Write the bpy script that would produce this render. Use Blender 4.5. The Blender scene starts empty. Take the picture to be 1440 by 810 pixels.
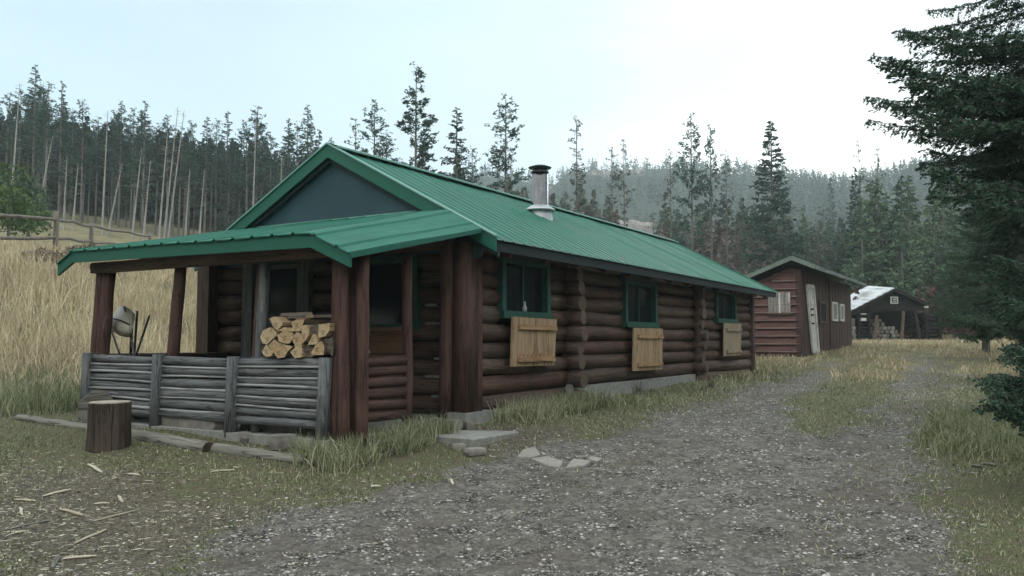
import bpy, math, random
import numpy as np
from mathutils import Vector, Matrix
random.seed(7)
RNG = np.random.default_rng(11)
R = math.radians
SC = bpy.context.scene
COL = SC.collection

# ------------------------------------------------------------------ camera maths (used only to read real positions off the photograph)
F = 1171.4; PT = R(3.53); CAMZ = 1.6
def ray(px, py):
    a = (px-720)/F; b = (405-py)/F
    return (a, math.cos(PT)-b*math.sin(PT), math.sin(PT)+b*math.cos(PT))
def atd(px, py, y):                       # the point on that line of sight at distance y
    d = ray(px, py); t = y/d[1]
    return Vector((d[0]*t, y, CAMZ+d[2]*t))

class Frame:
    def __init__(s, x, y, yaw, z0):
        s.x, s.y, s.yaw, s.z0 = x, y, R(yaw), z0
        s.S, s.C = math.sin(s.yaw), math.cos(s.yaw)
    def w(s, u, v, z=0.0):
        return Vector((s.x+u*s.S-v*s.C, s.y+u*s.C+v*s.S, z))
    def on_u(s, px, py, u):
        d = ray(px, py); t = (u+s.x*s.S+s.y*s.C)/(d[0]*s.S+d[1]*s.C)
        x, y, z = d[0]*t, d[1]*t, CAMZ+d[2]*t
        return -(x-s.x)*s.C+(y-s.y)*s.S, z
    def on_v(s, px, py, v):
        d = ray(px, py); t = (v-s.x*s.C+s.y*s.S)/(-d[0]*s.C+d[1]*s.S)
        x, y, z = d[0]*t, d[1]*t, CAMZ+d[2]*t
        return (x-s.x)*s.S+(y-s.y)*s.C, z
    def empty(s, name, label, cat, group=None):
        return thing(name, label, cat, (s.x, s.y, s.z0), math.pi/2-s.yaw, group)
CAB = Frame(-.627, 10.329, 31.553, .55)
SHD = Frame(8.3, 24.0, 31.553, 1.03)

# ------------------------------------------------------------------ terrain height
BY = np.array([-60, -5, 3, 5, 7, 8.5, 10, 13, 17, 21, 24, 30, 42, 60, 100, 160, 700.])
BZ = np.array([0, 0, 0, .08, .30, .50, .575, .66, .74, .80, 1.02, 1.36, 1.58, 2.2, 3.5, 5, 9.])
HV = np.array([-500, 8.5, 10, 12, 14, 16, 18, 21, 26, 32, 60, 120, 300.])
HZ = np.array([0, 0, .08, .5, 1.0, 1.7, 2.4, 3.2, 3.6, 4.05, 9.2, 20, 40.])
PX = np.array([-9000, -600, 300, 600, 700, 775, 800, 880, 960, 1060, 1120, 1200, 1300, 1700, 9000.])
PA = np.array([.25, .4, .6, .9, .97, .90, 1.0, 1.03, 1.05, 1.0, .95, .90, .95, 1.05, .3])
ER = np.array([0, 90, 140, 200, 300, 380, 450, 540, 900.])
EA = np.array([0, 0, .040, .090, .150, .180, .200, .17, .08])
def _n2(x, y, s, seed=0.0):
    return (np.sin(x*s*1.3+seed)+np.sin(y*s*1.7+seed*2.1)+np.sin((x+y)*s*.9+1.3*seed)+np.sin((x-1.7*y)*s*.6+.7*seed))*.25
def gz(x, y):
    x = np.asarray(x, float); y = np.asarray(y, float)
    b = np.interp(y, BY, BZ)
    for d in (.6,):
        b = (np.interp(y-d, BY, BZ)+b+np.interp(y+d, BY, BZ))/3
    v = -(x-CAB.x)*CAB.C+(y-CAB.y)*CAB.S
    h = (np.interp(v-.7, HV, HZ)+np.interp(v, HV, HZ)+np.interp(v+.7, HV, HZ))/3
    h = h*np.clip((y+12)/20, .15, 1)
    r = np.hypot(x, y)
    px = np.where(y > 1, 720+F*x/np.maximum(y, 1), np.where(x > 0, 9000, -9000))
    e = np.interp(px, PX, PA)*np.interp(r, ER, EA)*r
    n = .025*_n2(x, y, 1.1, 1.0)*np.clip((r-3)/4, 0, 1)+.10*_n2(x, y, .35, 3.0)*np.clip((r-18)/10, 0, 1)
    n = n+.02*_n2(x, y, 3.3, 5.0)+np.clip((r-200)/200, 0, 1)*5*_n2(x, y, .028, 2.0)
    return np.maximum(b+h, e)+n
def G(x, y): return float(gz(x, y))
def gp(px, py, dmax=80):                  # where a line of sight meets the ground
    d = ray(px, py); t = 2.0
    while t < dmax:
        if CAMZ+d[2]*t <= G(d[0]*t, d[1]*t): break
        t += .03
    return Vector((d[0]*t, d[1]*t, G(d[0]*t, d[1]*t)))

# ------------------------------------------------------------------ object helpers
def tag(o, label=None, cat=None, group=None, kind=None):
    if label: o['label'] = label
    if cat: o['category'] = cat
    if group: o['group'] = group
    if kind: o['kind'] = kind
    return o
def thing(name, label, cat, loc=(0, 0, 0), rz=0, group=None):
    o = bpy.data.objects.new(name, None); COL.objects.link(o)
    o.location = loc; o.rotation_euler = (0, 0, rz); o.empty_display_size = .3
    return tag(o, label, cat, group)
class MB:
    def __init__(s): s.v = []; s.f = []; s.m = []
    def add(s, vs, fs, mi=0):
        n = len(s.v); s.v += [tuple(p) for p in vs]
        s.f += [tuple(i+n for i in f) for f in fs]; s.m += [mi]*len(fs)
    def box(s, a, b, mi=0, M=None):
        x0, x1 = sorted((a[0], b[0])); y0, y1 = sorted((a[1], b[1])); z0, z1 = sorted((a[2], b[2]))
        vs = [Vector(p) for p in ((x0,y0,z0),(x1,y0,z0),(x1,y1,z0),(x0,y1,z0),(x0,y0,z1),(x1,y0,z1),(x1,y1,z1),(x0,y1,z1))]
        if M: vs = [M @ p for p in vs]
        s.add(vs, [(0,3,2,1),(4,5,6,7),(0,1,5,4),(1,2,6,5),(2,3,7,6),(3,0,4,7)], mi)
    def bar(s, a, b, w, h, mi=0, up=(0,0,1)):   # rectangular bar from a to b
        a = Vector(a); b = Vector(b); d = (b-a).normalized(); upv = Vector(up)
        sd = d.cross(upv)
        if sd.length < 1e-4: sd = d.cross(Vector((1,0,0)))
        sd.normalize(); u2 = sd.cross(d).normalized()
        vs = []
        for p in (a, b):
            for q, r2 in ((-1,-1),(1,-1),(1,1),(-1,1)): vs.append(p+sd*q*w/2+u2*r2*h/2)
        s.add(vs, [(3,2,1,0),(4,5,6,7),(0,1,5,4),(1,2,6,5),(2,3,7,6),(3,0,4,7)], mi)
    def tube(s, pts, rad, n=12, mi=0, mcap=None, wob=0.0, flat=None):
        pts = [Vector(p) for p in pts]; rad = rad if isinstance(rad, (list, tuple)) else [rad]*len(pts)
        vs = []; k = len(pts)
        for i, p in enumerate(pts):
            d = (pts[min(i+1, k-1)]-pts[max(i-1, 0)]).normalized()
            a = d.cross(Vector((0,0,1)))
            if a.length < .05: a = d.cross(Vector((0,1,0)))
            a.normalize(); b = a.cross(d).normalized()
            for j in range(n):
                t = 2*math.pi*j/n; r = rad[i]*(1+wob*(random.random()-.5))
                vs.append(p+a*math.cos(t)*r+b*math.sin(t)*r)
        fs = [(i*n+j, (i+1)*n+j, (i+1)*n+(j+1) % n, i*n+(j+1) % n) for i in range(k-1) for j in range(n)]
        s.add(vs, fs, mi)
        m2 = mi if mcap is None else mcap
        c0 = list(range(n)); c1 = [(k-1)*n+j for j in range(n)]
        base = len(s.v)-len(vs)
        s.f.append(tuple(base+i for i in c0)); s.m.append(m2)
        s.f.append(tuple(base+i for i in reversed(c1))); s.m.append(m2)
    def log(s, a, b, r, n=12, mi=0, mcap=None, wob=.06, seg=None, sag=.012):
        a = Vector(a); b = Vector(b); L = (b-a).length; seg = seg or max(2, int(L/.35))
        pts = []; rr = []
        ph = random.random()*6
        for i in range(seg+1):
            t = i/seg
            pts.append(a.lerp(b, t)+Vector((0,0,sag*math.sin(ph+t*L*1.3)))+Vector((random.uniform(-1,1), random.uniform(-1,1), random.uniform(-1,1)))*r*.03)
            rr.append(r*(1+random.uniform(-.05,.05)))
        s.tube(pts, rr, n, mi, mcap, wob)
    def prism(s, poly, ax, c0, c1, mi=0, mcap=None):
        n = len(poly)
        def P(p, c): return (c, p[0], p[1]) if ax == 'x' else ((p[0], c, p[1]) if ax == 'y' else (p[0], p[1], c))
        vs = [P(p, c0) for p in poly]+[P(p, c1) for p in poly]
        m2 = mi if mcap is None else mcap
        s.add(vs, [tuple(range(n-1, -1, -1)), tuple(range(n, 2*n))], m2)
        k = len(s.v)-2*n
        for i in range(n):
            s.f.append((k+i, k+(i+1) % n, k+n+(i+1) % n, k+n+i)); s.m.append(mi)
    def lathe(s, prof, n=20, c=(0,0,0), mi=0):
        vs = []
        for r, z in prof:
            for j in range(n):
                t = 2*math.pi*j/n; vs.append((c[0]+r*math.cos(t), c[1]+r*math.sin(t), c[2]+z))
        k = len(prof)
        s.add(vs, [(i*n+j, i*n+(j+1) % n, (i+1)*n+(j+1) % n, (i+1)*n+j) for i in range(k-1) for j in range(n)], mi)
    def build(s, name, mats, parent=None, z0=0.0, smooth=False, sharp=None):
        me = bpy.data.meshes.new(name)
        me.from_pydata([(p[0], p[1], p[2]-z0) for p in s.v], [], s.f)
        for m in (mats if isinstance(mats, (list, tuple)) else [mats]): me.materials.append(m)
        me.polygons.foreach_set('material_index', s.m)
        if smooth:
            me.polygons.foreach_set('use_smooth', [len(f) <= 4 for f in s.f])
        me.update()
        import bmesh
        bm = bmesh.new(); bm.from_mesh(me); bmesh.ops.recalc_face_normals(bm, faces=bm.faces); bm.to_mesh(me); bm.free()
        if sharp: me.set_sharp_from_angle(angle=R(sharp))
        o = bpy.data.objects.new(name, me); COL.objects.link(o)
        if parent: o.parent = parent
        return o
def npmesh(name, V, Q, mats, tint=None, mi=None, smooth=False, T=None):
    me = bpy.data.meshes.new(name)
    V = np.asarray(V, np.float32); Q = np.asarray(Q, np.int32)
    k = Q.shape[1]
    me.vertices.add(len(V)); me.vertices.foreach_set('co', V.ravel())
    me.loops.add(Q.size); me.loops.foreach_set('vertex_index', Q.ravel())
    me.polygons.add(len(Q)); me.polygons.foreach_set('loop_start', np.arange(0, Q.size, k, dtype=np.int32))
    if mi is not None: me.polygons.foreach_set('material_index', np.asarray(mi, np.int32))
    if smooth: me.polygons.foreach_set('use_smooth', np.ones(len(Q), bool))
    for m in mats: me.materials.append(m)
    if tint is not None:
        at = me.attributes.new('tint', 'FLOAT', 'POINT'); at.data.foreach_set('value', np.asarray(tint, np.float32))
    me.update(calc_edges=True); me.validate()
    return me
def link(name, me, parent=None, loc=(0,0,0)):
    o = bpy.data.objects.new(name, me); COL.objects.link(o); o.location = loc
    if parent: o.parent = parent
    return o

# ------------------------------------------------------------------ materials
class NT:
    def __init__(s, name):
        s.m = bpy.data.materials.new(name); s.m.use_nodes = True; s.t = s.m.node_tree
        s.b = s.t.nodes['Principled BSDF']
    def n(s, typ, **kw):
        nd = s.t.nodes.new(typ)
        for k, v in kw.items():
            if k.startswith('i_'):
                nd.inputs[k[2:].replace('_', ' ')].default_value = v
            else: setattr(nd, k, v)
        return nd
    def l(s, a, b): s.t.links.new(a, b)
    def coords(s, scale=(1,1,1), which='Object'):
        tc = s.n('ShaderNodeTexCoord'); mp = s.n('ShaderNodeMapping'); mp.inputs['Scale'].default_value = scale
        s.l(tc.outputs[which], mp.inputs['Vector']); return mp.outputs['Vector']
    def noise(s, vec, scale, detail=6, rough=.6):
        nd = s.n('ShaderNodeTexNoise'); nd.inputs['Scale'].default_value = scale
        nd.inputs['Detail'].default_value = detail; nd.inputs['Roughness'].default_value = rough
        if vec: s.l(vec, nd.inputs['Vector'])
        return nd.outputs['Fac']
    def ramp(s, fac, stops):
        nd = s.n('ShaderNodeValToRGB'); e = nd.color_ramp.elements
        while len(e) < len(stops): e.new(.5)
        for i, (p, c) in enumerate(stops):
            e[i].position = p; e[i].color = (*c, 1) if len(c) == 3 else c
        s.l(fac, nd.inputs['Fac']); return nd.outputs['Color']
    def mix(s, fac, a, b, mode='MIX'):
        nd = s.n('ShaderNodeMix', data_type='RGBA', blend_type=mode)
        for inp, val in ((nd.inputs[0], fac), (nd.inputs[6], a), (nd.inputs[7], b)):
            if hasattr(val, 'is_output') or isinstance(val, bpy.types.NodeSocket): s.l(val, inp)
            else: inp.default_value = val if not isinstance(val, tuple) else (*val, 1)
        return nd.outputs[2]
    def math(s, op, a, b=0.0, clamp=False):
        nd = s.n('ShaderNodeMath', operation=op, use_clamp=clamp)
        for i, val in enumerate((a, b)):
            if isinstance(val, bpy.types.NodeSocket): s.l(val, nd.inputs[i])
            else: nd.inputs[i].default_value = val
        return nd.outputs[0]
    def bump(s, h, strength=.5, dist=.01):
        nd = s.n('ShaderNodeBump'); nd.inputs['Strength'].default_value = strength; nd.inputs['Distance'].default_value = dist
        s.l(h, nd.inputs['Height']); s.l(nd.outputs[0], s.b.inputs['Normal'])
    def done(s, col, rough=.8, metal=0.0, spec=None):
        if isinstance(col, bpy.types.NodeSocket): s.l(col, s.b.inputs['Base Color'])
        else: s.b.inputs['Base Color'].default_value = (*col, 1)
        if isinstance(rough, bpy.types.NodeSocket): s.l(rough, s.b.inputs['Roughness'])
        else: s.b.inputs['Roughness'].default_value = rough
        s.b.inputs['Metallic'].default_value = metal
        if spec is not None: s.b.inputs['Specular IOR Level'].default_value = spec
        return s.m
def hexa(*c): return tuple(c)
def wood(name, ca, cb, axis='x', fine=9.0, rough=.75, patch=None, spec=.3, bump=.5):
    t = NT(name)
    st = {'x': (.12,1,1), 'y': (1,.12,1), 'z': (1,1,.12)}[axis]
    v = t.coords(st); v1 = t.coords((1,1,1))
    n = t.noise(v, fine*2.2, 8, .65); n2 = t.noise(v1, 1.7, 4, .6)
    f = t.math('ADD', t.math('MULTIPLY', n, .7), t.math('MULTIPLY', n2, .45))
    c = t.ramp(f, [(.36, ca), (.62, cb)])
    if patch:
        n3 = t.noise(t.coords({'x': (.35,1,1), 'y': (1,.35,1), 'z': (1,1,.35)}[axis]), 3.1, 8, .72)
        fac = t.ramp(n3, [(patch[1], (0,0,0)), (patch[1]+.06, (1,1,1))])
        c = t.mix(fac, c, patch[0])
    st2 = {'x': (.035,1,1), 'y': (1,.035,1), 'z': (1,1,.035)}[axis]
    cr_ = t.noise(t.coords(st2), fine*2.6, 3, .5)
    line = t.ramp(cr_, [(.475, (0,0,0)), (.5, (.85,.85,.85)), (.525, (0,0,0))])
    c = t.mix(line, c, tuple(k*.35 for k in ca))
    t.bump(t.math('SUBTRACT', n, t.math('MULTIPLY', line, .5)), bump, .012)
    return t.done(c, rough, spec=spec)
M = {}
for ax in 'xyz':
    M['log_'+ax] = wood('dark brown stained log '+ax, (.030,.020,.016), (.120,.075,.056), ax, patch=((.17,.125,.10), .66), rough=.6)
    M['log2_'+ax] = wood('faded brown stained log '+ax, (.042,.029,.023), (.165,.112,.085), ax, patch=((.21,.16,.13), .62), rough=.6)
    M['log3_'+ax] = wood('reddish brown stained log '+ax, (.034,.020,.015), (.135,.072,.052), ax, patch=((.18,.12,.09), .66), rough=.6)
    M['red_'+ax] = wood('worn red brown paint '+ax, (.046,.027,.021), (.125,.068,.053), ax, patch=((.22,.165,.135), .62))
    M['grey_'+ax] = wood('weathered grey wood '+ax, (.060,.067,.072), (.19,.20,.205), ax, 9, patch=((.31,.31,.30), .60), bump=1.0)
    M['pale_'+ax] = wood('pale lumber '+ax, (.26,.15,.075), (.46,.30,.16), ax, 8)
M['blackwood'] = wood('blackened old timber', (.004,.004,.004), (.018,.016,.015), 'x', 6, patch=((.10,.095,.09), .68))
M['mossy'] = wood('mossy painted fascia', (.10,.135,.115), (.20,.245,.215), 'x', 6)
M['fencewood'] = wood('brown grey fence wood', (.085,.072,.060), (.20,.17,.145), 'z', 5)
M['splinter'] = wood('cream splintered wood', (.46,.41,.31), (.68,.63,.50), 'x', 5, bump=.2)
M['splinter2'] = wood('grey splintered wood', (.34,.30,.22), (.55,.50,.38), 'x', 5, bump=.2)
M['lapedge'] = wood('worn board edge', (.16,.10,.085), (.28,.20,.17), 'y', 6)
M['palepole'] = wood('edge highlight pole', (.26,.275,.28), (.42,.43,.43), 'y', 6)
M['shedred_x'] = wood('faded barn red board x', (.085,.030,.026), (.16,.062,.050), 'x', patch=((.22,.15,.12), .66))
M['shedred_y'] = wood('faded barn red board y', (.085,.042,.037), (.155,.082,.070), 'y', patch=((.24,.18,.15), .64))
M['shedred_z'] = wood('faded barn red board z', (.050,.029,.026), (.092,.052,.045), 'z', patch=((.18,.14,.12), .66))
M['greyship'] = wood('silvery weathered board', (.17,.16,.15), (.34,.32,.29), 'z', 7)
M['whitepaint'] = wood('chipped white paint', (.55,.54,.51), (.72,.71,.68), 'z', 5, patch=((.22,.18,.15), .63))
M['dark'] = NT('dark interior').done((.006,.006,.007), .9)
M['shutter'] = wood('raw plank shutter', (.28,.185,.105), (.46,.33,.20), 'z', 6, patch=((.17,.12,.08), .60))
M['shutter2'] = wood('greyed plank shutter', (.25,.19,.13), (.38,.31,.22), 'z', 6)
M['ply'] = wood('brown plywood', (.17,.090,.045), (.28,.16,.085), 'y', 4)
M['firecut'] = wood('fresh cut firewood', (.42,.31,.18), (.62,.49,.31), 'x', 5, bump=.2)
M['firecut2'] = wood('reddish cut firewood', (.36,.23,.12), (.58,.42,.25), 'x', 5, bump=.2)
M['bark'] = wood('rough brown bark', (.020,.015,.012), (.095,.072,.056), 'z', 10, bump=1.0, patch=((.20,.17,.13), .62))
M['barkx'] = wood('rough grey bark', (.07,.055,.042), (.20,.165,.13), 'x', 6, bump=1.0)
M['drift'] = wood('bleached grey log', (.11,.11,.09), (.25,.245,.205), 'x', 6, patch=((.07,.065,.05), .6), bump=1.0)
M['trunk'] = wood('pine trunk bark', (.055,.052,.048), (.15,.14,.125), 'z', 3, bump=.3)
M['snag'] = wood('bleached dead trunk', (.17,.165,.155), (.31,.30,.275), 'z', 3, bump=.3)

def roofmat(name, base, axis_scale):
    t = NT(name)
    v = t.coords((1,1,1)); n = t.noise(v, 1.2, 5, .6); st = t.noise(t.coords(axis_scale), 6, 6, .7)
    f = t.math('ADD', t.math('MULTIPLY', n, .5), t.math('MULTIPLY', st, .5))
    c = t.ramp(f, [(.36, tuple(k*.68 for k in base)), (.5, base), (.64, (base[0]*1.5+.02, base[1]*1.22, base[2]*1.3))])
    c = t.mix(t.ramp(t.noise(t.coords(axis_scale), 11, 5, .7), [(.56, (0,0,0)), (.70, (.45,.45,.45))]), c, (.075,.19,.15))
    c = t.mix(t.ramp(t.noise(t.coords(axis_scale), 5, 6, .75), [(.58, (0,0,0)), (.72, (.5,.5,.5))]), c, (.02,.075,.055))
    d = t.noise(v, 38, 3, .5)
    c = t.mix(t.ramp(d, [(.70, (0,0,0)), (.78, (.5,.5,.5))]), c, (.20,.24,.20))
    r = t.ramp(n, [(.3, (.46,)*3), (.7, (.62,)*3)])
    return t.done(c, r, spec=.3)
M['roof'] = roofmat('green ribbed roofing', (.010,.130,.084), (1,.1,1))
M['proof'] = roofmat('green porch roofing', (.013,.142,.092), (.1,1,1))
M['trim'] = NT('green trim').done((.012,.125,.085), .55)
M['trimlight'] = NT('pale green flashing edge').done((.22,.42,.36), .45)
t = NT('blue teal gable panel'); c = t.ramp(t.noise(t.coords(), 1.6, 5, .6), [(.3, (.020,.062,.080)), (.7, (.032,.084,.104))]); M['gable'] = t.done(c, .6)
t = NT('green window paint'); c = t.ramp(t.noise(t.coords(), 9, 5, .7), [(.35, (.009,.062,.043)), (.65, (.017,.10,.068))]); M['wingreen'] = t.done(c, .6)
t = NT('dark teal header'); M['header'] = t.done(t.ramp(t.noise(t.coords(), 6), [(.3, (.016,.030,.034)), (.7, (.024,.045,.048))]), .7)
M['fasc'] = NT('blackish fascia').done((.014,.022,.024), .7)
t = NT('window glass'); t.b.inputs['Alpha'].default_value = .55; M['glass'] = t.done((.012,.018,.022), .09, spec=.4)
M['curtain'] = NT('drab curtain cloth').done((.16,.18,.22), .95)
t = NT('cast concrete'); nn = t.noise(t.coords(), 14, 8, .7); c = t.ramp(nn, [(.3, (.20,.20,.185)), (.7, (.38,.38,.35))]); t.bump(nn, .5, .01); M['conc'] = t.done(c, .9)
t = NT('grey rock'); nn = t.noise(t.coords(), 9, 8, .7); c = t.ramp(nn, [(.3, (.14,.13,.115)), (.7, (.32,.30,.27))]); t.bump(nn, .7, .02); M['rock'] = t.done(c, .9)
t = NT('cliff rock'); nn = t.noise(t.coords(), .6, 8, .7); c = t.ramp(nn, [(.35, (.15,.12,.11)), (.65, (.40,.34,.31))]); t.bump(nn, 1, .3); M['cliff'] = t.done(c, .95)
t = NT('pale flagstone'); nn = t.noise(t.coords(), 14, 8, .7); c = t.ramp(nn, [(.3, (.20,.19,.17)), (.7, (.36,.34,.30))]); t.bump(nn, .5, .01); M['flag'] = t.done(c, .9)
t = NT('galvanised steel'); c = t.ramp(t.noise(t.coords(), 7), [(.3, (.085,.09,.095)), (.7, (.16,.165,.17))]); M['steel'] = t.done(c, .13, 1.0)
M['steelb'] = NT('dull flashing metal').done((.50,.52,.54), .45, .55)
M['capmetal'] = NT('sooty cap metal').done((.07,.075,.08), .5, .8)
t = NT('old corrugated iron'); c = t.ramp(t.noise(t.coords((1,.2,1)), 2, 6, .7), [(.38, (.20,.19,.18)), (.5, (.48,.51,.53)), (.7, (.62,.66,.68))]); M['iron'] = t.done(c, .5, .15)
M['cream'] = NT('cream plastic').done((.50,.47,.38), .45)
M['creamin'] = NT('dusty cream plastic').done((.26,.25,.20), .6)
M['blacktool'] = NT('black painted handle').done((.02,.02,.022), .5)
t = NT('dark green shingle'); c = t.ramp(t.noise(t.coords(), 8), [(.3, (.035,.055,.045)), (.7, (.07,.10,.085))]); M['shedroof'] = t.done(c, .8)
M['signwhite'] = NT('faded white sign').done((.55,.55,.53), .7)
M['signdark'] = NT('dark sign lettering').done((.03,.03,.035), .7)
def leafmat(name, ca, cb, rough=.75, trans=True):
    t = NT(name); at = t.n('ShaderNodeAttribute', attribute_name='tint')
    c = t.ramp(at.outputs['Fac'], [(0, ca), (1, cb)])
    t.done(c, rough, spec=.2)
    return t.m
M['pine'] = leafmat('pine needles', (.014,.036,.028), (.056,.105,.075))
M['sparse'] = leafmat('thin pine needles', (.028,.042,.028), (.085,.10,.06))
M['spruce'] = leafmat('spruce needles', (.014,.034,.026), (.050,.090,.060))
M['fir'] = leafmat('near fir needles', (.014,.042,.030), (.085,.150,.095))
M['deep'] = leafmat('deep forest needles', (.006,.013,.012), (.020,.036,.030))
M['firfar'] = leafmat('fir needles', (.020,.046,.030), (.085,.145,.082))
M['lightgreen'] = leafmat('fresh green needles', (.045,.080,.050), (.12,.18,.10))
M['bush'] = leafmat('bright green leaves', (.035,.075,.020), (.12,.19,.05))
M['brownbrush'] = leafmat('leafless brush', (.070,.055,.045), (.17,.13,.11))
M['redbrush'] = leafmat('red brown brush', (.075,.040,.034), (.17,.10,.085))
M['hillwood'] = leafmat('far hillside conifers', (.012,.024,.018), (.120,.140,.090))
M['drygrass'] = leafmat('dry straw grass', (.26,.215,.13), (.74,.64,.44))
M['greengrass'] = leafmat('green grass', (.085,.12,.050), (.50,.50,.33))
M['mixgrass'] = leafmat('short green and straw grass', (.070,.110,.045), (.46,.45,.29))
M['stones'] = leafmat('gravel stones', (.050,.047,.043), (.52,.50,.46))
M['chips'] = leafmat('split wood chips', (.06,.048,.036), (.72,.66,.52))

# ------------------------------------------------------------------ ground
def axis(lo, hi, fine_lo, fine_hi, step, grow):
    a = [fine_lo]
    while a[-1] < fine_hi: a.append(a[-1]+step)
    s = step
    while a[-1] < hi: s *= grow; a.append(a[-1]+s)
    b = [fine_lo]; s = step
    while b[-1] > lo: s *= grow; b.append(b[-1]-s)
    return np.array(b[:0:-1]+a)
def poly_sd(X, Y, P):                      # signed distance to polygon, positive inside
    P = np.array(P); d = np.full(X.shape, 1e9); ins = np.zeros(X.shape, bool)
    for i in range(len(P)):
        a = P[i]; b = P[(i+1) % len(P)]; e = b-a
        w0 = X-a[0]; w1 = Y-a[1]; tt = np.clip((w0*e[0]+w1*e[1])/(e@e+1e-9), 0, 1)
        d = np.minimum(d, np.hypot(w0-e[0]*tt, w1-e[1]*tt))
        c = ((a[1] > Y) != (b[1] > Y)) & (X < (b[0]-a[0])*(Y-a[1])/((b[1]-a[1])+1e-12)+a[0])
        ins ^= c
    return np.where(ins, d, -d)
def gpoly(pts): return [tuple(gp(*p)[:2]) for p in pts]
GRAVEL = gpoly([(250,808),(330,752),(430,712),(560,688),(660,655),(770,622),(860,604),(960,577),(1040,548),(1100,522),(1170,500),(1250,490),(1360,490),(1400,497),(1372,512),(1335,535),(1300,565),(1288,600),(1292,650),(1310,700),(1340,760),(1370,808)])
GRAVEL += [(3.4, 3.0), (3.0, -8), (-2.6, -8), (-2.4, 3.5)]
MEDIAN = gpoly([(1095,598),(1150,612),(1215,592),(1250,560),(1265,530),(1275,508),(1235,502),(1185,520),(1120,560)])
RUTS = [[tuple(gp(*p)[:2]) for p in L_] for L_ in ([(600,806),(760,712),(900,640),(1040,575),(1130,535),(1215,503),(1280,488)], [(1120,806),(1185,700),(1225,640),(1268,585),(1305,545),(1330,515),(1340,495)])]
DIRT = gpoly([(0,808),(0,640),(120,655),(250,650),(330,690),(430,700),(480,680),(620,655),(600,600),(740,600),(880,605),(700,660),(520,700),(400,740),(260,808)])+[(-2.4,3.2),(-7,3.2)]
GREENP = gpoly([(0,640),(0,545),(110,540),(220,600),(400,625),(600,600),(620,640),(480,690),(330,700),(200,650),(100,660)])
def line_d(X, Y, P):
    d = np.full(np.shape(X), 1e9)
    for a, b in zip(P[:-1], P[1:]):
        ex, ey = b[0]-a[0], b[1]-a[1]; tt = np.clip(((X-a[0])*ex+(Y-a[1])*ey)/(ex*ex+ey*ey), 0, 1)
        d = np.minimum(d, np.hypot(X-a[0]-ex*tt, Y-a[1]-ey*tt))
    return d
def rut(X, Y):
    return np.maximum(*[np.exp(-(line_d(X, Y, L_)/.27)**2) for L_ in RUTS])
def masks(X, Y):
    n1 = _n2(X, Y, 2.3, 1.0)*.28+_n2(X, Y, 6.1, 4.0)*.16
    sg = poly_sd(X, Y, GRAVEL); sm = poly_sd(X, Y, MEDIAN)
    k = np.clip(Y/14, .45, 1.5)
    g = np.clip(.5+(sg+n1*1.7*k)/(1.3*k), 0, 1)*(1-np.clip(.5+(sm+n1)/.5, 0, 1))
    v = -(X-CAB.x)*CAB.C+(Y-CAB.y)*CAB.S
    dry = np.clip((v-8.6+n1*2)/1.6, 0, 1)
    right = (X > 1.5)
    g = g*np.clip(1.3-(Y-12.5)/15, .30, 1)
    # yellowish turf towards the sheds and beyond the track
    dry = np.maximum(dry, right*np.clip((Y-14+n1*5)/8, 0, .75))
    dry = np.maximum(dry, np.clip((np.hypot(X, Y)-45)/15, 0, .8))
    dirt = np.clip(.5+(poly_sd(X, Y, DIRT)+n1*1.5)/.9, 0, 1)
    gp_ = np.clip(.5+(poly_sd(X, Y, GREENP)+n1*1.8)/1.5, 0, 1)
    dirt = np.clip(dirt-.75*gp_, 0, 1)*(1-g)
    rt = rut(X, Y)*np.clip(.65+.8*_n2(X, Y, 1.9, 6), 0, 1)
    dirt = np.maximum(dirt, .9*rt*(g > .2)+.5*g*np.clip(_n2(X, Y, .9, 12)*2-.2, 0, 1)); g = g*(1-.55*rt)
    far = np.clip((np.hypot(X, Y)-110)/60, 0, 1)
    return g*(1-far), dirt, dry, far
gx = axis(-750, 750, -11, 11, .11, 1.045); gy = axis(-60, 760, 3.5, 26, .11, 1.045)
XX, YY = np.meshgrid(gx, gy)
ZZ = gz(XX, YY)
mg, md, mdry, mfar = masks(XX, YY)
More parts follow.
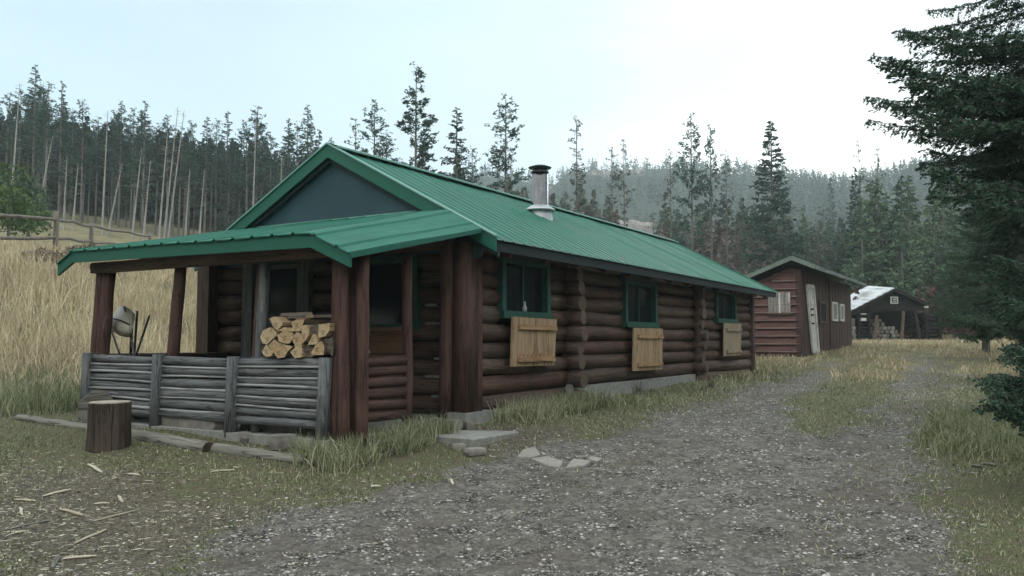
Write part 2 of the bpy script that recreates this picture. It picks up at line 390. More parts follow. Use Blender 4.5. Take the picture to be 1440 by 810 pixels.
# wheel ruts and roughness of the track
ZZ = ZZ+mg*(.010*_n2(XX, YY, 9, 2)+.008*_n2(XX, YY, 17, 6))-.02*mg-.035*rut(XX, YY)*mg
V = np.stack([XX, YY, ZZ], -1).reshape(-1, 3)
ny, nx = XX.shape
ii = (np.arange(ny-1)[:, None]*nx+np.arange(nx-1)[None, :]).ravel()
Q = np.stack([ii, ii+1, ii+nx+1, ii+nx], -1)
def gmat():
    t = NT('ground of gravel, dirt and turf')
    at = t.n('ShaderNodeAttribute', attribute_name='mask'); sep = t.n('ShaderNodeSeparateColor'); t.l(at.outputs['Color'], sep.inputs[0])
    v = t.coords()
    # gravel
    vo = t.n('ShaderNodeTexVoronoi'); vo.inputs['Scale'].default_value = 34; t.l(v, vo.inputs['Vector'])
    sc = t.n('ShaderNodeSeparateColor'); t.l(vo.outputs['Color'], sc.inputs[0])
    big = t.noise(v, 1.1, 5, .6); mid = t.noise(v, 7, 6, .7); fine = t.noise(v, 45, 5, .7)
    gcol = t.ramp(sc.outputs[0], [(.0, (.058,.054,.049)), (.55, (.175,.164,.146)), (.85, (.26,.245,.218)), (1, (.40,.38,.34))])
    gcol = t.mix(.55, gcol, t.ramp(mid, [(.38, (.070,.065,.057)), (.62, (.22,.205,.182))]))
    gcol = t.mix(t.ramp(big, [(.45, (0,0,0)), (.62, (.55,.55,.55))]), gcol, (.115,.10,.082))
    dcol = t.ramp(fine, [(.35, (.055,.046,.035)), (.52, (.15,.130,.100)), (.68, (.32,.28,.22))])
    dcol = t.mix(t.ramp(mid, [(.45, (0,0,0)), (.6, (.6,.6,.6))]), dcol, (.085,.082,.05))
    turf = t.ramp(fine, [(.34, (.048,.056,.028)), (.52, (.12,.132,.066)), (.68, (.26,.26,.15))])
    turf = t.mix(t.ramp(mid, [(.44, (0,0,0)), (.58, (.8,.8,.8))]), turf, (.135,.113,.082))
    dry = t.ramp(t.noise(v, 22, 6, .75), [(.3, (.14,.125,.07)), (.55, (.25,.22,.13)), (.8, (.40,.36,.22))])
    dry = t.mix(t.ramp(t.noise(v, .7, 5, .6), [(.42, (0,0,0)), (.62, (.6,.6,.6))]), dry, (.095,.10,.050))
    def edge(m, w=.35):
        a = t.math('ADD', m, t.math('MULTIPLY', t.math('SUBTRACT', mid, .5), w*2.2))
        a = t.math('ADD', a, t.math('MULTIPLY', t.math('SUBTRACT', fine, .5), w*1.6))
        return t.ramp(a, [(.38, (0,0,0)), (.62, (1,1,1))])
    c = t.mix(edge(sep.outputs[2]), turf, dry)
    c = t.mix(edge(sep.outputs[1]), c, dcol)
    c = t.mix(edge(sep.outputs[0]), c, gcol)
    c = t.mix(at.outputs['Alpha'], (.035,.042,.028), c)
    h = t.math('ADD', t.math('MULTIPLY', vo.outputs['Distance'], -.6), fine)
    t.bump(t.math('ADD', h, mid), .9, .02)
    return t.done(c, .95, spec=.15)
me = npmesh('ground', V, Q, [gmat()], smooth=True)
ca = me.color_attributes.new('mask', 'FLOAT_COLOR', 'POINT')
ca.data.foreach_set('color', np.stack([mg, md, mdry, 1-mfar], -1).reshape(-1).astype(np.float32))
tag(link('ground', me), kind='structure')

# ------------------------------------------------------------------ blades, stones
def blades(name, X, Y, H, W, lean, mat, label, cat, tlo=0., thi=1., z=None):
    n = len(X); Z = gz(X, Y)-.01 if z is None else z
    a = RNG.uniform(0, 2*np.pi, n); dx, dy = np.cos(a), np.sin(a)
    b = RNG.uniform(0, 2*np.pi, n); l = RNG.uniform(0, 1, n)*lean*H
    lx, ly = np.cos(b)*l, np.sin(b)*l
    P = np.zeros((n, 6, 3))
    for k, (f, w) in enumerate(((0, 1), (.55, .8), (1, .15))):
        cx = X+lx*f**1.8; cy = Y+ly*f**1.8; cz = Z+H*f*np.sqrt(np.clip(1-(l/H*f)**2*.5, .3, 1))
        P[:, 2*k, 0] = cx-dx*W*w/2; P[:, 2*k, 1] = cy-dy*W*w/2; P[:, 2*k, 2] = cz
        P[:, 2*k+1, 0] = cx+dx*W*w/2; P[:, 2*k+1, 1] = cy+dy*W*w/2; P[:, 2*k+1, 2] = cz
    i = np.arange(n)[:, None]*6
    Q = np.concatenate([i+np.array([0,1,3,2]), i+np.array([2,3,5,4])])
    tt = np.repeat(np.clip(RNG.uniform(tlo, thi, n)+.22*_n2(X, Y, 1.3, 2)+.12*_n2(X, Y, .4, 8), 0, 1), 6)
    o = link(name, npmesh(name, P.reshape(-1, 3), Q, [mat], tt))
    return tag(o, label, cat, kind='stuff')
def clump(cx, cy, per, spread):
    n = len(cx)
    X = np.repeat(cx, per)+RNG.normal(0, spread, n*per); Y = np.repeat(cy, per)+RNG.normal(0, spread, n*per)
    return X, Y
def inside_cab(X, Y, m=.0):
    u = (X-CAB.x)*CAB.S+(Y-CAB.y)*CAB.C; v = -(X-CAB.x)*CAB.C+(Y-CAB.y)*CAB.S
    u2 = (X-SHD.x)*SHD.S+(Y-SHD.y)*SHD.C; v2 = -(X-SHD.x)*SHD.C+(Y-SHD.y)*SHD.S
    return ((u > -2.42-m) & (u < 12.7+m) & (v > -.16-m) & (v < 4.9+m)) | ((u2 > -.1) & (u2 < 8.2) & (v2 > -.1) & (v2 < 3.3))
# tall dry grass on the bank to the left
n = 15000
u = RNG.uniform(-9, 26, n); v = RNG.uniform(8.4, 27, n)
X = CAB.x+u*CAB.S-v*CAB.C; Y = CAB.y+u*CAB.C+v*CAB.S
k = (Y > 7) & (X/Y > -.72) & (RNG.uniform(0, 1, n) < np.clip((v-8.0)/2.5, .15, 1))
X, Y = clump(X[k], Y[k], 7, .10)
v = -(X-CAB.x)*CAB.C+(Y-CAB.y)*CAB.S
H = np.where(v < 19.5, RNG.uniform(.35, .95, len(X)), RNG.uniform(.2, .5, len(X)))*(.82+.45*_n2(X, Y, .9, 5))*np.clip((v-7)/4, .35, 1)
blades('dry_grass', X, Y, H, RNG.uniform(.010, .024, len(X)), .75, M['drygrass'], 'tall straw-coloured dry grass covering the bank left of the cabin', 'grass', .15, .95)
# green grass at the foot of the bank
n = 2600
u = RNG.uniform(-8, 12, n); v = RNG.uniform(5.2, 10.5, n)
X = CAB.x+u*CAB.S-v*CAB.C; Y = CAB.y+u*CAB.C+v*CAB.S
X, Y = clump(X, Y, 9, .09); k = ~inside_cab(X, Y)
X, Y = X[k], Y[k]
blades('bank_grass', X, Y, RNG.uniform(.10, .34, len(X)), RNG.uniform(.008, .016, len(X)), .7, M['greengrass'], 'green grass at the foot of the dry bank behind the porch', 'grass', 0, .75)
# grass along the cabin wall
def ridge(n, u0, u1, v0, v1, per, sp):
    u = RNG.uniform(u0, u1, n); v = v0+(v1-v0)*RNG.uniform(0, 1, n)**1.2
    return clump(CAB.x+u*CAB.S-v*CAB.C, CAB.y+u*CAB.C+v*CAB.S, per, sp)
parts = [ridge(150, .35, 2.6, -.3, -.85, 26, .075), ridge(210, 2.4, 12.8, -.3, -1.5, 16, .12), ridge(90, -2.3, -.95, -.22, -.62, 30, .07), ridge(55, -2.7, -2.2, -.55, .15, 26, .07)]
X = np.concatenate([p[0] for p in parts]); Y = np.concatenate([p[1] for p in parts])
k = ~inside_cab(X, Y); X, Y = X[k], Y[k]
uu = (X-CAB.x)*CAB.S+(Y-CAB.y)*CAB.C
H = RNG.uniform(.06, .32, len(X))*np.where(uu > 2.6, .42+.25*_n2(X, Y, 2.1, 3), .95)
blades('wall_grass', X, Y, H, RNG.uniform(.006, .012, len(X)), 1.3, M['greengrass'], 'tangled green and straw grass growing along the foot of the log wall', 'grass', .0, 1.)
for (px_, py_, s_, lb_) in ((898,556,.30,'dry brown weed standing before the foundation under the middle shutter'), (742,578,.22,'dry seedy weed in the grass under the nearest shutter'), (1000,546,.20,'small dry weed near the far corner of the cabin')):
    p_ = gp(px_, py_); n_ = 60; o = blades('weed', p_.x+RNG.normal(0, .035, n_), p_.y+RNG.normal(0, .035, n_), RNG.uniform(.4, 1.1, n_)*s_, RNG.uniform(.004, .009, n_), .8, M['brownbrush'], lb_, 'weed')
    del o['kind']
# short turf
n = 420000
X = RNG.uniform(-9, 13, n); Y = 4.6+RNG.uniform(0, 1, n)**1.5*24
a, b, c, d = masks(X, Y)
dens = np.clip(1-a*1.15, 0, 1)*np.clip(1-b*.85, .03, 1)
k = (RNG.uniform(0, 1, n) < dens*np.clip(1.2-.02*Y, .3, 1)) & ~inside_cab(X, Y) & (np.abs(X/Y) < .75) & ((_n2(X, Y, 3.0, 9)+RNG.normal(0, .35, n)) > -.35)
X, Y = X[k], Y[k]
blades('turf', X, Y, RNG.uniform(.015, .052, len(X))*(1+.012*Y), RNG.uniform(.004, .009, len(X))*(1+.03*Y), 1.35, M['mixgrass'], 'short patchy green and straw turf around the gravel track', 'grass', 0, 1)
# taller tufts right of the track
A = gpoly([(1290,640),(1330,588),(1440,572),(1520,600),(1520,660),(1400,655)])
xs = np.array([p[0] for p in A]); ys = np.array([p[1] for p in A])
X = RNG.uniform(xs.min(), xs.max(), 900); Y = RNG.uniform(ys.min(), ys.max(), 900)
k = poly_sd(X, Y, A) > 0; X, Y = clump(X[k], Y[k], 30, .07)
blades('tall_grass', X, Y, RNG.uniform(.05, .20, len(X)), RNG.uniform(.005, .010, len(X)), 1.1, M['greengrass'], 'taller green grass clump beside the track on the right', 'grass', .1, .9)
# pale dry grass by the sheds
n = 4200
X = RNG.uniform(4.5, 26, n); Y = RNG.uniform(17, 46, n)
a, b, c, d = masks(X, Y); k = (a < .35) & ~inside_cab(X, Y); X, Y = clump(X[k], Y[k], 9, .14)
k = ~inside_cab(X, Y); X, Y = X[k], Y[k]
blades('pale_grass', X, Y, RNG.uniform(.05, .20, len(X)), RNG.uniform(.012, .026, len(X)), .9, M['drygrass'], 'pale dry grass on the level ground in front of the sheds', 'grass', 0, .8)

def stones(name, X, Y, S, mat, label, cat, flat=.5, tl=0, th=1, elong=None):
    n = len(X); base = np.array([(1,0,0),(.4,.9,0),(-.7,.7,.1),(-1,-.2,0),(-.3,-.95,0),(.7,-.7,.1),(.25,.15,.8),(-.3,-.2,.75)])
    tri = [(0,1,6),(1,2,6),(2,7,6),(2,3,7),(3,4,7),(4,5,7),(5,6,7),(5,0,6)]
    P = base[None]*(1+RNG.uniform(-.3, .3, (n, 8, 3)))*S[:, None, None]
    if elong is not None: P[:, :, 0] *= elong[:, None]
    P[:, :, 2] *= flat
    a = RNG.uniform(0, 2*np.pi, n); c, s = np.cos(a)[:, None], np.sin(a)[:, None]
    x = P[:, :, 0]*c-P[:, :, 1]*s+X[:, None]; y = P[:, :, 0]*s+P[:, :, 1]*c+Y[:, None]
    zz = P[:, :, 2]+(gz(X, Y)-(.022+.035*rut(X, Y))*masks(X, Y)[0])[:, None]
    P = np.stack([x, y, zz], -1)
    T = (np.arange(n)[:, None, None]*8+np.array(tri)[None]).reshape(-1, 3)
    tt = np.repeat(np.clip(RNG.uniform(tl, th, n)**2.7+.05*(S > .018), 0, 1), 8)
    return tag(link(name, npmesh(name, P.reshape(-1, 3), T, [mat], tt)), label, cat, kind='stuff')
n = 330000
Y = 4.4+RNG.uniform(0, 1, n)**1.8*16; X = RNG.uniform(-.62, .68, n)*Y
a, b, c, d = masks(X, Y)
k = (RNG.uniform(0, 1, n) < np.clip(a+.12*b*(1-a), 0, 1)*(.5+.5*np.clip(.5+1.8*_n2(X, Y, 2.2, 7)+_n2(X, Y, 7, 3), 0, 1))) & ~inside_cab(X, Y); X, Y = X[k], Y[k]
S = .0030+.014*RNG.uniform(0, 1, len(X))**5.5+.00045*Y
stones('gravel', X, Y, S, M['stones'], 'loose grey gravel stones scattered over the track', 'gravel', .55)
n = 14000
Y = 4.4+RNG.uniform(0, 1, n)**1.5*5.2; X = RNG.uniform(-.64, -.12, n)*Y
a, b, c, d = masks(X, Y); px = 720+F*X/Y
k = (RNG.uniform(0, 1, n) < np.clip(1.1-(px-0)/620, .10, 1)) & (Y < 8.5)
X, Y = X[k], Y[k]
stones('wood_chips', X, Y, RNG.uniform(.003, .011, len(X)), M['chips'], 'small split wood chips and bark litter around the chopping stump', 'wood chips', .22, 0, 1, RNG.uniform(1.0, 6.0, len(X)))

# ------------------------------------------------------------------ the log cabin
cab = CAB.empty('log_cabin', 'long dark log cabin with green metal roof and a railed front porch', 'log cabin')
Z0 = CAB.z0
def cb(mb, name, mats, parent=cab, **kw): return mb.build(name, mats, parent, z0=Z0, **kw)
LEN, WID = 12.45, 4.5
WIN = [(.72, 1.97, 1.93, 2.66), (4.67, 6.07, 1.86, 2.60), (9.62, 11.05, 2.02, 2.69)]
seams = [.66, .89, 1.135, 1.36, 1.58, 1.80, 2.03, 2.26, 2.47, 2.69, 2.90]
def eave_z(v): return 2.80+.533*(v+.6) if v < 2.12 else 2.80+.533*2.72-.533*(v-2.12)
mb = MB()
for a, b in zip(seams[:-1], seams[1:]):
    zc = (a+b)/2; r = (b-a)/2*1.04
    segs = [(0.0, LEN)]
    for (w0, w1, zb, zt) in WIN:
        if zc > zb-.07 and zc < zt+.05:
            ns = []
            for s0, s1 in segs:
                if w0 > s0 and w1 < s1: ns += [(s0, w0), (w1, s1)]
                else: ns.append((s0, s1))
            segs = ns
    if a < .8: segs = [(0.0, 2.65), (8.25, LEN)]
    for s0, s1 in segs:
        cuts = [s0]+[c+random.uniform(-.03, .03) for c in (2.65, 8.3) if s0 < c < s1]+[s1]
        for c0, c1 in zip(cuts[:-1], cuts[1:]):
            dz = random.uniform(-.012, .012)
            k_ = random.randint(0, 2); mb.log((c0-.0, random.uniform(-.012, .012), zc+dz), (c1+.0, random.uniform(-.012, .012), zc-dz), r*random.uniform(.95, 1.04), 14, k_, k_, .045)
cb(mb, 'side_log_wall', [M['log_x'], M['log2_x'], M['log3_x']], smooth=True)
mb = MB()
for a, b in zip(seams[:-1]+[2.90], seams[1:]+[3.1]):
    zc = (a+b)/2; r = (b-a)/2*1.04
    segs = [(.05, WID)]
    if zc < 2.7: segs = [(.05, .66 if zc > 1.72 else .66), (1.75, 2.5), (3.75, WID)] if zc > 1.74 else [(.05, 2.5), (3.75, WID)]
    for s0, s1 in segs: mb.log((0, s0, zc), (0, s1, zc+random.uniform(-.01, .01)), r, 12, random.randint(0, 1), 0, .04)
cb(mb, 'front_log_wall', [M['log_y'], M['log2_y']], smooth=True)
mb = MB()
for a, b in zip(seams[:-1], seams[1:]):
    zc = (a+b)/2; r = (b-a)/2*1.04
    mb.log((-.1, WID, zc), (LEN, WID, zc), r, 10, 0, 0, .04); mb.log((LEN, 0, zc), (LEN, WID, zc), r, 10, 0, 0, .04)
cb(mb, 'rear_log_wall', M['log_x'], smooth=True)
# chinking between the logs
for (v0, v1, z) in ((.22,.50,1.80),(.14,.36,1.36),(.14,.50,1.135),(.12,.40,.89),(.3,.5,2.03)):
    mb = MB(); mb.prism([(v0, z-.018), (v1-.02, z-.014), (v1, z+.012), (v1-.08, z+.022), (v0+.03, z+.016)], 'x', -.095, -.05); cb(mb, 'chinking', M['conc'])
# dark floor/inside liner
mb = MB(); mb.box((.12, .12, .6), (LEN-.12, .14, 2.86)); mb.box((.14, .15, .6), (.16, WID-.12, 3.2)); mb.box((.17, .15, .58), (LEN-.12, WID-.12, .6))
cb(mb, 'inner_lining', M['dark'])
# crossing log ends (interior walls)
for uc in (2.68, 8.32):
    mb = MB()
    for a, b in zip(seams[:-1] if uc < 5 else [.5]+seams[:-1], seams[1:] if uc < 5 else seams):
        if b > 2.88: continue
        zc = (a+b)/2+.1*(0); r = (b-a)/2*.98
        mb.log((uc+random.uniform(-.02, .02), .10, zc), (uc+random.uniform(-.02, .02), -.27-random.uniform(0, .10), zc+random.uniform(-.015, .015)), r*random.uniform(.9, 1.06), 12, 0, 1, .09, seg=2)
    if uc > 5: mb.log((uc+.02, -.17, .55), (uc-.02, -.17, 2.85), .10, 10, 0, 0, .08)
    cb(mb, 'cross_wall_log_ends', [M['log_y'], M['log2_y']], smooth=True)
# corner posts
mb = MB()
mb.box((-.20,-.21,.70), (.06,.02,2.78)); mb.log((-.24,.07,.66), (-.21,.07,2.90), .08, 10, 0, 0, .08); mb.log((.11,-.16,.70), (.12,-.15,2.72), .07, 10, 0, 0, .1)
cb(mb, 'corner_post', M['red_z'], smooth=True)
mb = MB(); mb.box((LEN-.02,-.17,.62), (LEN+.13,.05,2.80)); cb(mb, 'end_corner_board', M['log_z'])
mb = MB(); mb.box((-.1, WID-.1, .6), (-.28, WID+.16, 2.95)); cb(mb, 'left_corner_post', M['log_z'])
# foundation
mb = MB(); mb.box((-.28,-.25,.30), (.32,.12,.72)); mb.box((.32,-.10,.30), (2.6,.14,.70)); mb.box((2.55,-.135,.30), (8.22,.14,.885)); mb.box((8.22,-.08,.3), (LEN,.12,.665)); mb.box((2.5,-.20,.35), (2.75,-.137,.93))
mb.box((-.1, .12, .3), (.14, WID, .66)); mb.box((LEN-.14, .12, .3), (LEN+.05, WID, .7)); mb.box((.14, WID-.1, .3), (LEN-.14, WID+.08, .7))
cb(mb, 'foundation', M['conc'])
# windows with frames, glass, curtains
for i, (w0, w1, zb, zt) in enumerate(WIN):
    fw = .072 if i < 2 else .06
    mb = MB()
    y0, y1 = -.165, -.02
    mb.box((w0-.02, y0, zb), (w0+fw, y1, zt)); mb.box((w1-fw, y0, zb), (w1+.02, y1, zt)); mb.box((w0+fw, y0+.004, zt-fw*.7), (w1-fw, y1, zt)); mb.box((w0-.03, y0-.03, zb-.05), (w1+.03, y1, zb+.045))
    fr = cb(mb, 'window_frame', M['wingreen'])
    mb = MB(); mb.box((w0+fw, -.07, zb+.045), (w1-fw, -.062, zt-fw*.7)); cb(mb, 'pane', M['glass'], fr)
    mb = MB(); mb.bar(((w0+w1)/2, -.085, zb+.045), ((w0+w1)/2, -.085, zt-fw*.7), .025, .025)
    cb(mb, 'mullion', M['wingreen'], fr)
    mb = MB()
    for c0, c1 in ((w0+.2, w0+.5), (w1-.42, w1-.12)) if i == 0 else ((w0+.5, w0+.75),):
        k = 9; vs = []; 
        for q in range(k+1):
            xx = c0+(c1-c0)*q/k; yy = .02+.018*math.sin(q*2.1)
            vs += [(xx, yy, zb+.02), (xx, yy, zt-.04)]
        mb.add(vs, [(2*q, 2*q+2, 2*q+3, 2*q+1) for q in range(k)])
    cb(mb, 'curtain', M['curtain'], fr, smooth=True)
    mb = MB(); mb.box((w0-.03, -.155, zt+.003), (w1+.03, -.02, zt+.20)); cb(mb, 'window_header', M['header'])
    mb = MB(); mb.lathe([(.001,0),(.03,.002),(.034,.05),(.015,.10),(.015,.14),(.001,.142)], 10, (w0+.62, -.115, zb+.048))
    if i == 0: cb(mb, 'sill_bottle', M['signwhite'], fr, smooth=True)
# shutters hanging below the windows
SH = [((.84,1.90),(2.05,1.885),(.80,1.245),(1.97,1.235)), ((4.82,1.80),(6.17,1.80),(4.77,1.06),(6.10,1.05)), ((9.88,1.965),(11.22,1.97),(9.84,1.225),(11.10,1.225))]
for i, (tl, tr, bl, br) in enumerate(SH):
    mb = MB(); nb = 4
    for q in range(nb):
        a, b = q/nb+.004, (q+1)/nb-.004
        def L(t, z): return ((tl[0]+(tr[0]-tl[0])*t)*(1-z)+(bl[0]+(br[0]-bl[0])*t)*z, (tl[1]+(tr[1]-tl[1])*t)*(1-z)+(bl[1]+(br[1]-bl[1])*t)*z)
        dy = random.uniform(-.004, .004)
        vs = [(L(tt, zz)[0], yy, L(tt, zz)[1]) for yy in (-.232+dy, -.205+dy) for tt, zz in ((a,0),(b,0),(b,1),(a,1))]
        mb.add(vs, [(0,1,2,3),(7,6,5,4),(0,4,5,1),(1,5,6,2),(2,6,7,3),(3,7,4,0)])
    s = cb(mb, 'shutter', M['shutter'] if i < 2 else M['shutter2']); s['label'] = ['wide raw plank shutter hanging under the nearest window', 'raw plank shutter hanging under the middle window', 'greyed plank shutter hanging under the farthest window'][i]
    for zz in (.20, .86):
        mb = MB(); p = L(.12, zz); q2 = L(.97, zz)
        mb.bar((p[0], -.252, p[1]), (q2[0], -.252, q2[1]), .036, .062, up=(0,0,1))
        b_ = cb(mb, 'batten', M['pale_x'] if i < 2 else M['shutter2'], s)
    if i == 0:                             # row of pale carved notches above the lower batten
        mb = MB()
        for q in range(9):
            p = L(.16+.09*q, .83-.045)
            mb.prism([(p[0], p[1]-.03), (p[0]+.075, p[1]-.03), (p[0]+.055, p[1]+.035), (p[0]+.03, p[1]+.005), (p[0]+.012, p[1]+.035)], 'y', -.245, -.2365)
        cb(mb, 'notched_strip', M['pale_x'], s)
# main roof : ribbed sheets
def ribs(lo, hi, step, rh, w=.03):
    pr = [(lo, 0)]
    k = lo+step*.5
    while k < hi-w:
        pr += [(k-w, 0), (k-w*.45, rh), (k+w*.45, rh), (k+w, 0)]
        mid = k+step*.5
        if mid < hi-w: pr += [(mid-.012, 0), (mid, rh*.12), (mid+.012, 0)]
        k += step
    pr.append((hi, 0)); return pr
U0, U1, VR, VE, VL = -.16, 12.95, 2.12, -.62, 4.86
ZE, ZR = 2.80, 4.25
prof = ribs(U0, U1, .25, .011, .022)
def roofside(va, za, vb, zb, th=.014):
    nv = Vector((0, -(zb-za), vb-va)).normalized()
    if nv.z < 0: nv = -nv
    mb = MB(); n = len(prof); K = 6; vs = []
    for side in (0, 1):
        for (uu, h) in prof:
            for k in range(K+1):
                t_ = k/K; wv = .006*math.sin(uu*2.1+k)+.004*math.sin(uu*5.3)
                vs.append(Vector((uu, va+(vb-va)*t_, za+(zb-za)*t_))+nv*(h+wv-(th if side else 0)))
    fs = []
    o = n*(K+1)
    for i in range(n-1):
        for k in range(K):
            a = i*(K+1)+k; fs.append((a, a+K+1, a+K+2, a+1)); fs.append((o+a, o+a+1, o+a+K+2, o+a+K+1))
        a = i*(K+1); fs.append((a, o+a, o+a+K+1, a+K+1))
    mb.add(vs, fs); return mb
rr_ = cb(roofside(VE, ZE, VR, ZR), 'main_roof', M['roof'], sharp=None)
cb(roofside(VL, ZE, VR, ZR), 'roof_back_slope', M['roof'], rr_)
mb = MB(); vs = []
for (uu, h) in prof: vs += [(uu, VE-.008, ZE+h*1.3+.006), (uu, VE-.008, ZE+h*1.3-.016)]
mb.add(vs, [(2*i, 2*i+1, 2*i+3, 2*i+2) for i in range(len(prof)-1)]); cb(mb, 'drip_edge', M['trimlight'], rr_)
mb = MB()   # ridge cap
for sgn in (-1, 1):
    mb.add([(U0-.02, VR, ZR+.05), (U1+.02, VR, ZR+.05), (U1+.02, VR+sgn*.17, ZR-.045+.03), (U0-.02, VR+sgn*.17, ZR-.045+.03)], [(0,1,2,3)])
    mb.bar((U0-.02, VR+sgn*.172, ZR-.025), (U1+.02, VR+sgn*.172, ZR-.025), .014, .024)
cb(mb, 'ridge_cap', M['trimlight'], rr_)
def rake(u, mat, z_off, hgt, th, name, parent=rr_):
    mb = MB()
    for v0, v1 in ((VE, VR), (VL, VR)):
        z0_, z1_ = ZE+z_off, ZR+z_off
        mb.add([(u, v0, z0_), (u, v1, z1_), (u, v1, z1_-hgt), (u, v0, z0_-hgt), (u+th, v0, z0_), (u+th, v1, z1_), (u+th, v1, z1_-hgt), (u+th, v0, z0_-hgt)],
               [(0,1,2,3),(7,6,5,4),(0,4,5,1),(1,5,6,2),(2,6,7,3),(3,7,4,0)])
    return cb(mb, name, mat, parent)
rake(-.185, M['trim'], .03, .19, .03, 'rake_board'); rake(-.205, M['trimlight'], .045, .022, .06, 'rake_flashing'); rake(-.13, M['header'], -.165, .05, .04, 'rake_molding'); rake(12.94, M['trim'], .03, .17, .03, 'rake_board')
mb = MB(); mb.box((U0+.06, VE+.03, ZE-.145), (U1-.02, VE+.06, ZE-.022)); mb.box((U0+.06, VL-.06, ZE-.165), (U1-.02, VL-.03, ZE-.022)); cb(mb, 'eave_fascia', M['fasc'], rr_)
mb = MB(); mb.add([(U0+.1, VE+.06, ZE-.10), (U1-.04, VE+.06, ZE-.10), (U1-.04, .1, 3.03), (U0+.1, .1, 3.03)], [(0,1,2,3)])
mb.add([(U0+.1, VE+.06, ZE-.12), (U1-.04, VE+.06, ZE-.12), (U1-.04, .1, 3.01), (U0+.1, .1, 3.01)], [(0,1,2,3)]); cb(mb, 'soffit', M['log_x'], rr_)
for q in range(14):
    mb = MB(); uu = .3+q*.93; mb.bar((uu, VE+.08, ZE-.16+.0), (uu, .0, ZE+.16), .07, .09); cb(mb, 'rafter', M['log_y'], rr_)
# gable panel
mb = MB(); mb.prism([(-.38, 2.86), (.1, 2.9), (2.12, 4.14), (4.7, 2.75), (4.62, 2.6), (-.3, 2.6)][::-1], 'x', -.06, .0)
cb(mb, 'gable_panel', M['gable'])
mb = MB(); mb.prism([(0, 2.8), (2.12, 4.1), (WID, 2.8)][::-1], 'x', LEN-.02, LEN+.02); cb(mb, 'rear_gable', M['log_y'])
# stove pipe
FU, FV = 4.12, 1.22
zr_ = ZE+.533*(FV-VE)-.13
mb = MB()
mb.lathe([(.235, -.14), (.215, .12), (.20, .20), (.205, .205)], 24, (FU, FV, zr_)); 
fl = cb(mb, 'flue', M['steelb'], smooth=True)
mb = MB(); mb.lathe([(.145,.18),(.145,.24),(.147,.24),(.147,.245),(.145,.25),(.145,.86),(.135,.865)], 28, (FU, FV, zr_)); cb(mb, 'pipe', M['steel'], fl, smooth=True)
mb = MB(); mb.lathe([(.16,.20),(.27,.19),(.262,.215),(.16,.285),(.145,.29)], 28, (FU, FV, zr_)); cb(mb, 'storm_collar', M['steelb'], fl, smooth=True)
mb = MB(); mb.lathe([(.12,.85),(.155,.86),(.155,.895),(.12,.90),(.11,.94),(.195,.945),(.205,.96),(.11,.995),(.001,1.005)], 28, (FU, FV, zr_))
for q in range(4): mb.bar((FU+.12*math.cos(q*1.57), FV+.12*math.sin(q*1.57), zr_+.84), (FU+.12*math.cos(q*1.57), FV+.12*math.sin(q*1.57), zr_+.95), .015, .004)
cb(mb, 'rain_cap', M['capmetal'], fl, smooth=True)
mb = MB(); mb.bar((FU+.30, FV-.10, zr_-.13), (FU+.24, FV-.02, zr_+.19), .02, .02); cb(mb, 'brace', M['steelb'], fl)

# porch roof
PV = [(-.43, 2.44, -.10), (-.36, 2.475, -.08), (-.20, 2.53, -.04), (.0, 2.625, 0), (.09, 2.66, 0)]
def pz(v, u):
    back = 3.20; fr = 2.68
    if v < .09: zf = 2.44+(2.66-2.44)*((v+.43)/.52)**1.0; zb = 2.93+(3.20-2.93)*((v+.43)/.52)
    elif v > 4.2: k = (v-4.2)/.33; zf = 2.71-.15*k; zb = 3.20-.17*k
    else: zf = 2.66+(v-.09)/4.16*.05; zb = 3.20
    t_ = (u+2.51)/(2.51-.20)
    return zf+(zb-zf)*t_
pr2 = ribs(-.43, 4.53, .30, .018, .03)
extra = [(.09, 0), (4.2, 0)]
pr2 = sorted(pr2+extra)
mb = MB(); vs = []; K = 8; n = len(pr2)
for th in (0, .014):
    for (vv, h) in pr2:
        ub = -.215 if (vv < .5 or vv > 3.75) else -.065
        for k in range(K+1):
            uu = -2.51+(ub+2.51)*k/K
            vs.append((uu, vv, pz(vv, uu)+h-th+.004*math.sin(vv*3+k)))
o = n*(K+1); fs = []
for i in range(n-1):
    for k in range(K):
        a = i*(K+1)+k; fs += [(a, a+K+1, a+K+2, a+1), (o+a, o+a+1, o+a+K+2, o+a+K+1)]
    a = i*(K+1); fs.append((a, a+K+1, o+a+K+1, o+a)); a += K; fs.append((a, o+a, o+a+K+1, a+K+1))
for i in (0, n-1):
    for k in range(K):
        a = i*(K+1)+k; fs.append((a, a+1, o+a+1, o+a))
mb.add(vs, fs); pr = cb(mb, 'porch_roof', M['proof'])
mb = MB()   # fascia following the bent front edge
pts = [(-.43, 0), (.09, 0), (4.2, 0), (4.53, 0)]
for (a, _), (b, _) in zip(pts[:-1], pts[1:]):
    za, zb = pz(a, -2.49)-.016, pz(b, -2.49)-.016; h_ = .135
    vs = [(-2.49, a, za), (-2.49, b, zb), (-2.49, b, zb-h_), (-2.49, a, za-h_), (-2.455, a, za), (-2.455, b, zb), (-2.455, b, zb-h_), (-2.455, a, za-h_)]
    mb.add(vs, [(0,1,2,3),(7,6,5,4),(0,4,5,1),(1,5,6,2),(2,6,7,3),(3,7,4,0)])
cb(mb, 'porch_fascia', M['trim'], pr)
mb = MB(); mb.bar((-2.49, -.437, 2.405), (-.22, -.437, 2.90), .012, .05); cb(mb, 'side_flashing', M['trim'], pr)
mb = MB(); mb.bar((-.075, .55, 3.225), (-.075, 3.75, 3.225), .03, .05); cb(mb, 'wall_flashing', M['trimlight'], pr)
mb = MB()
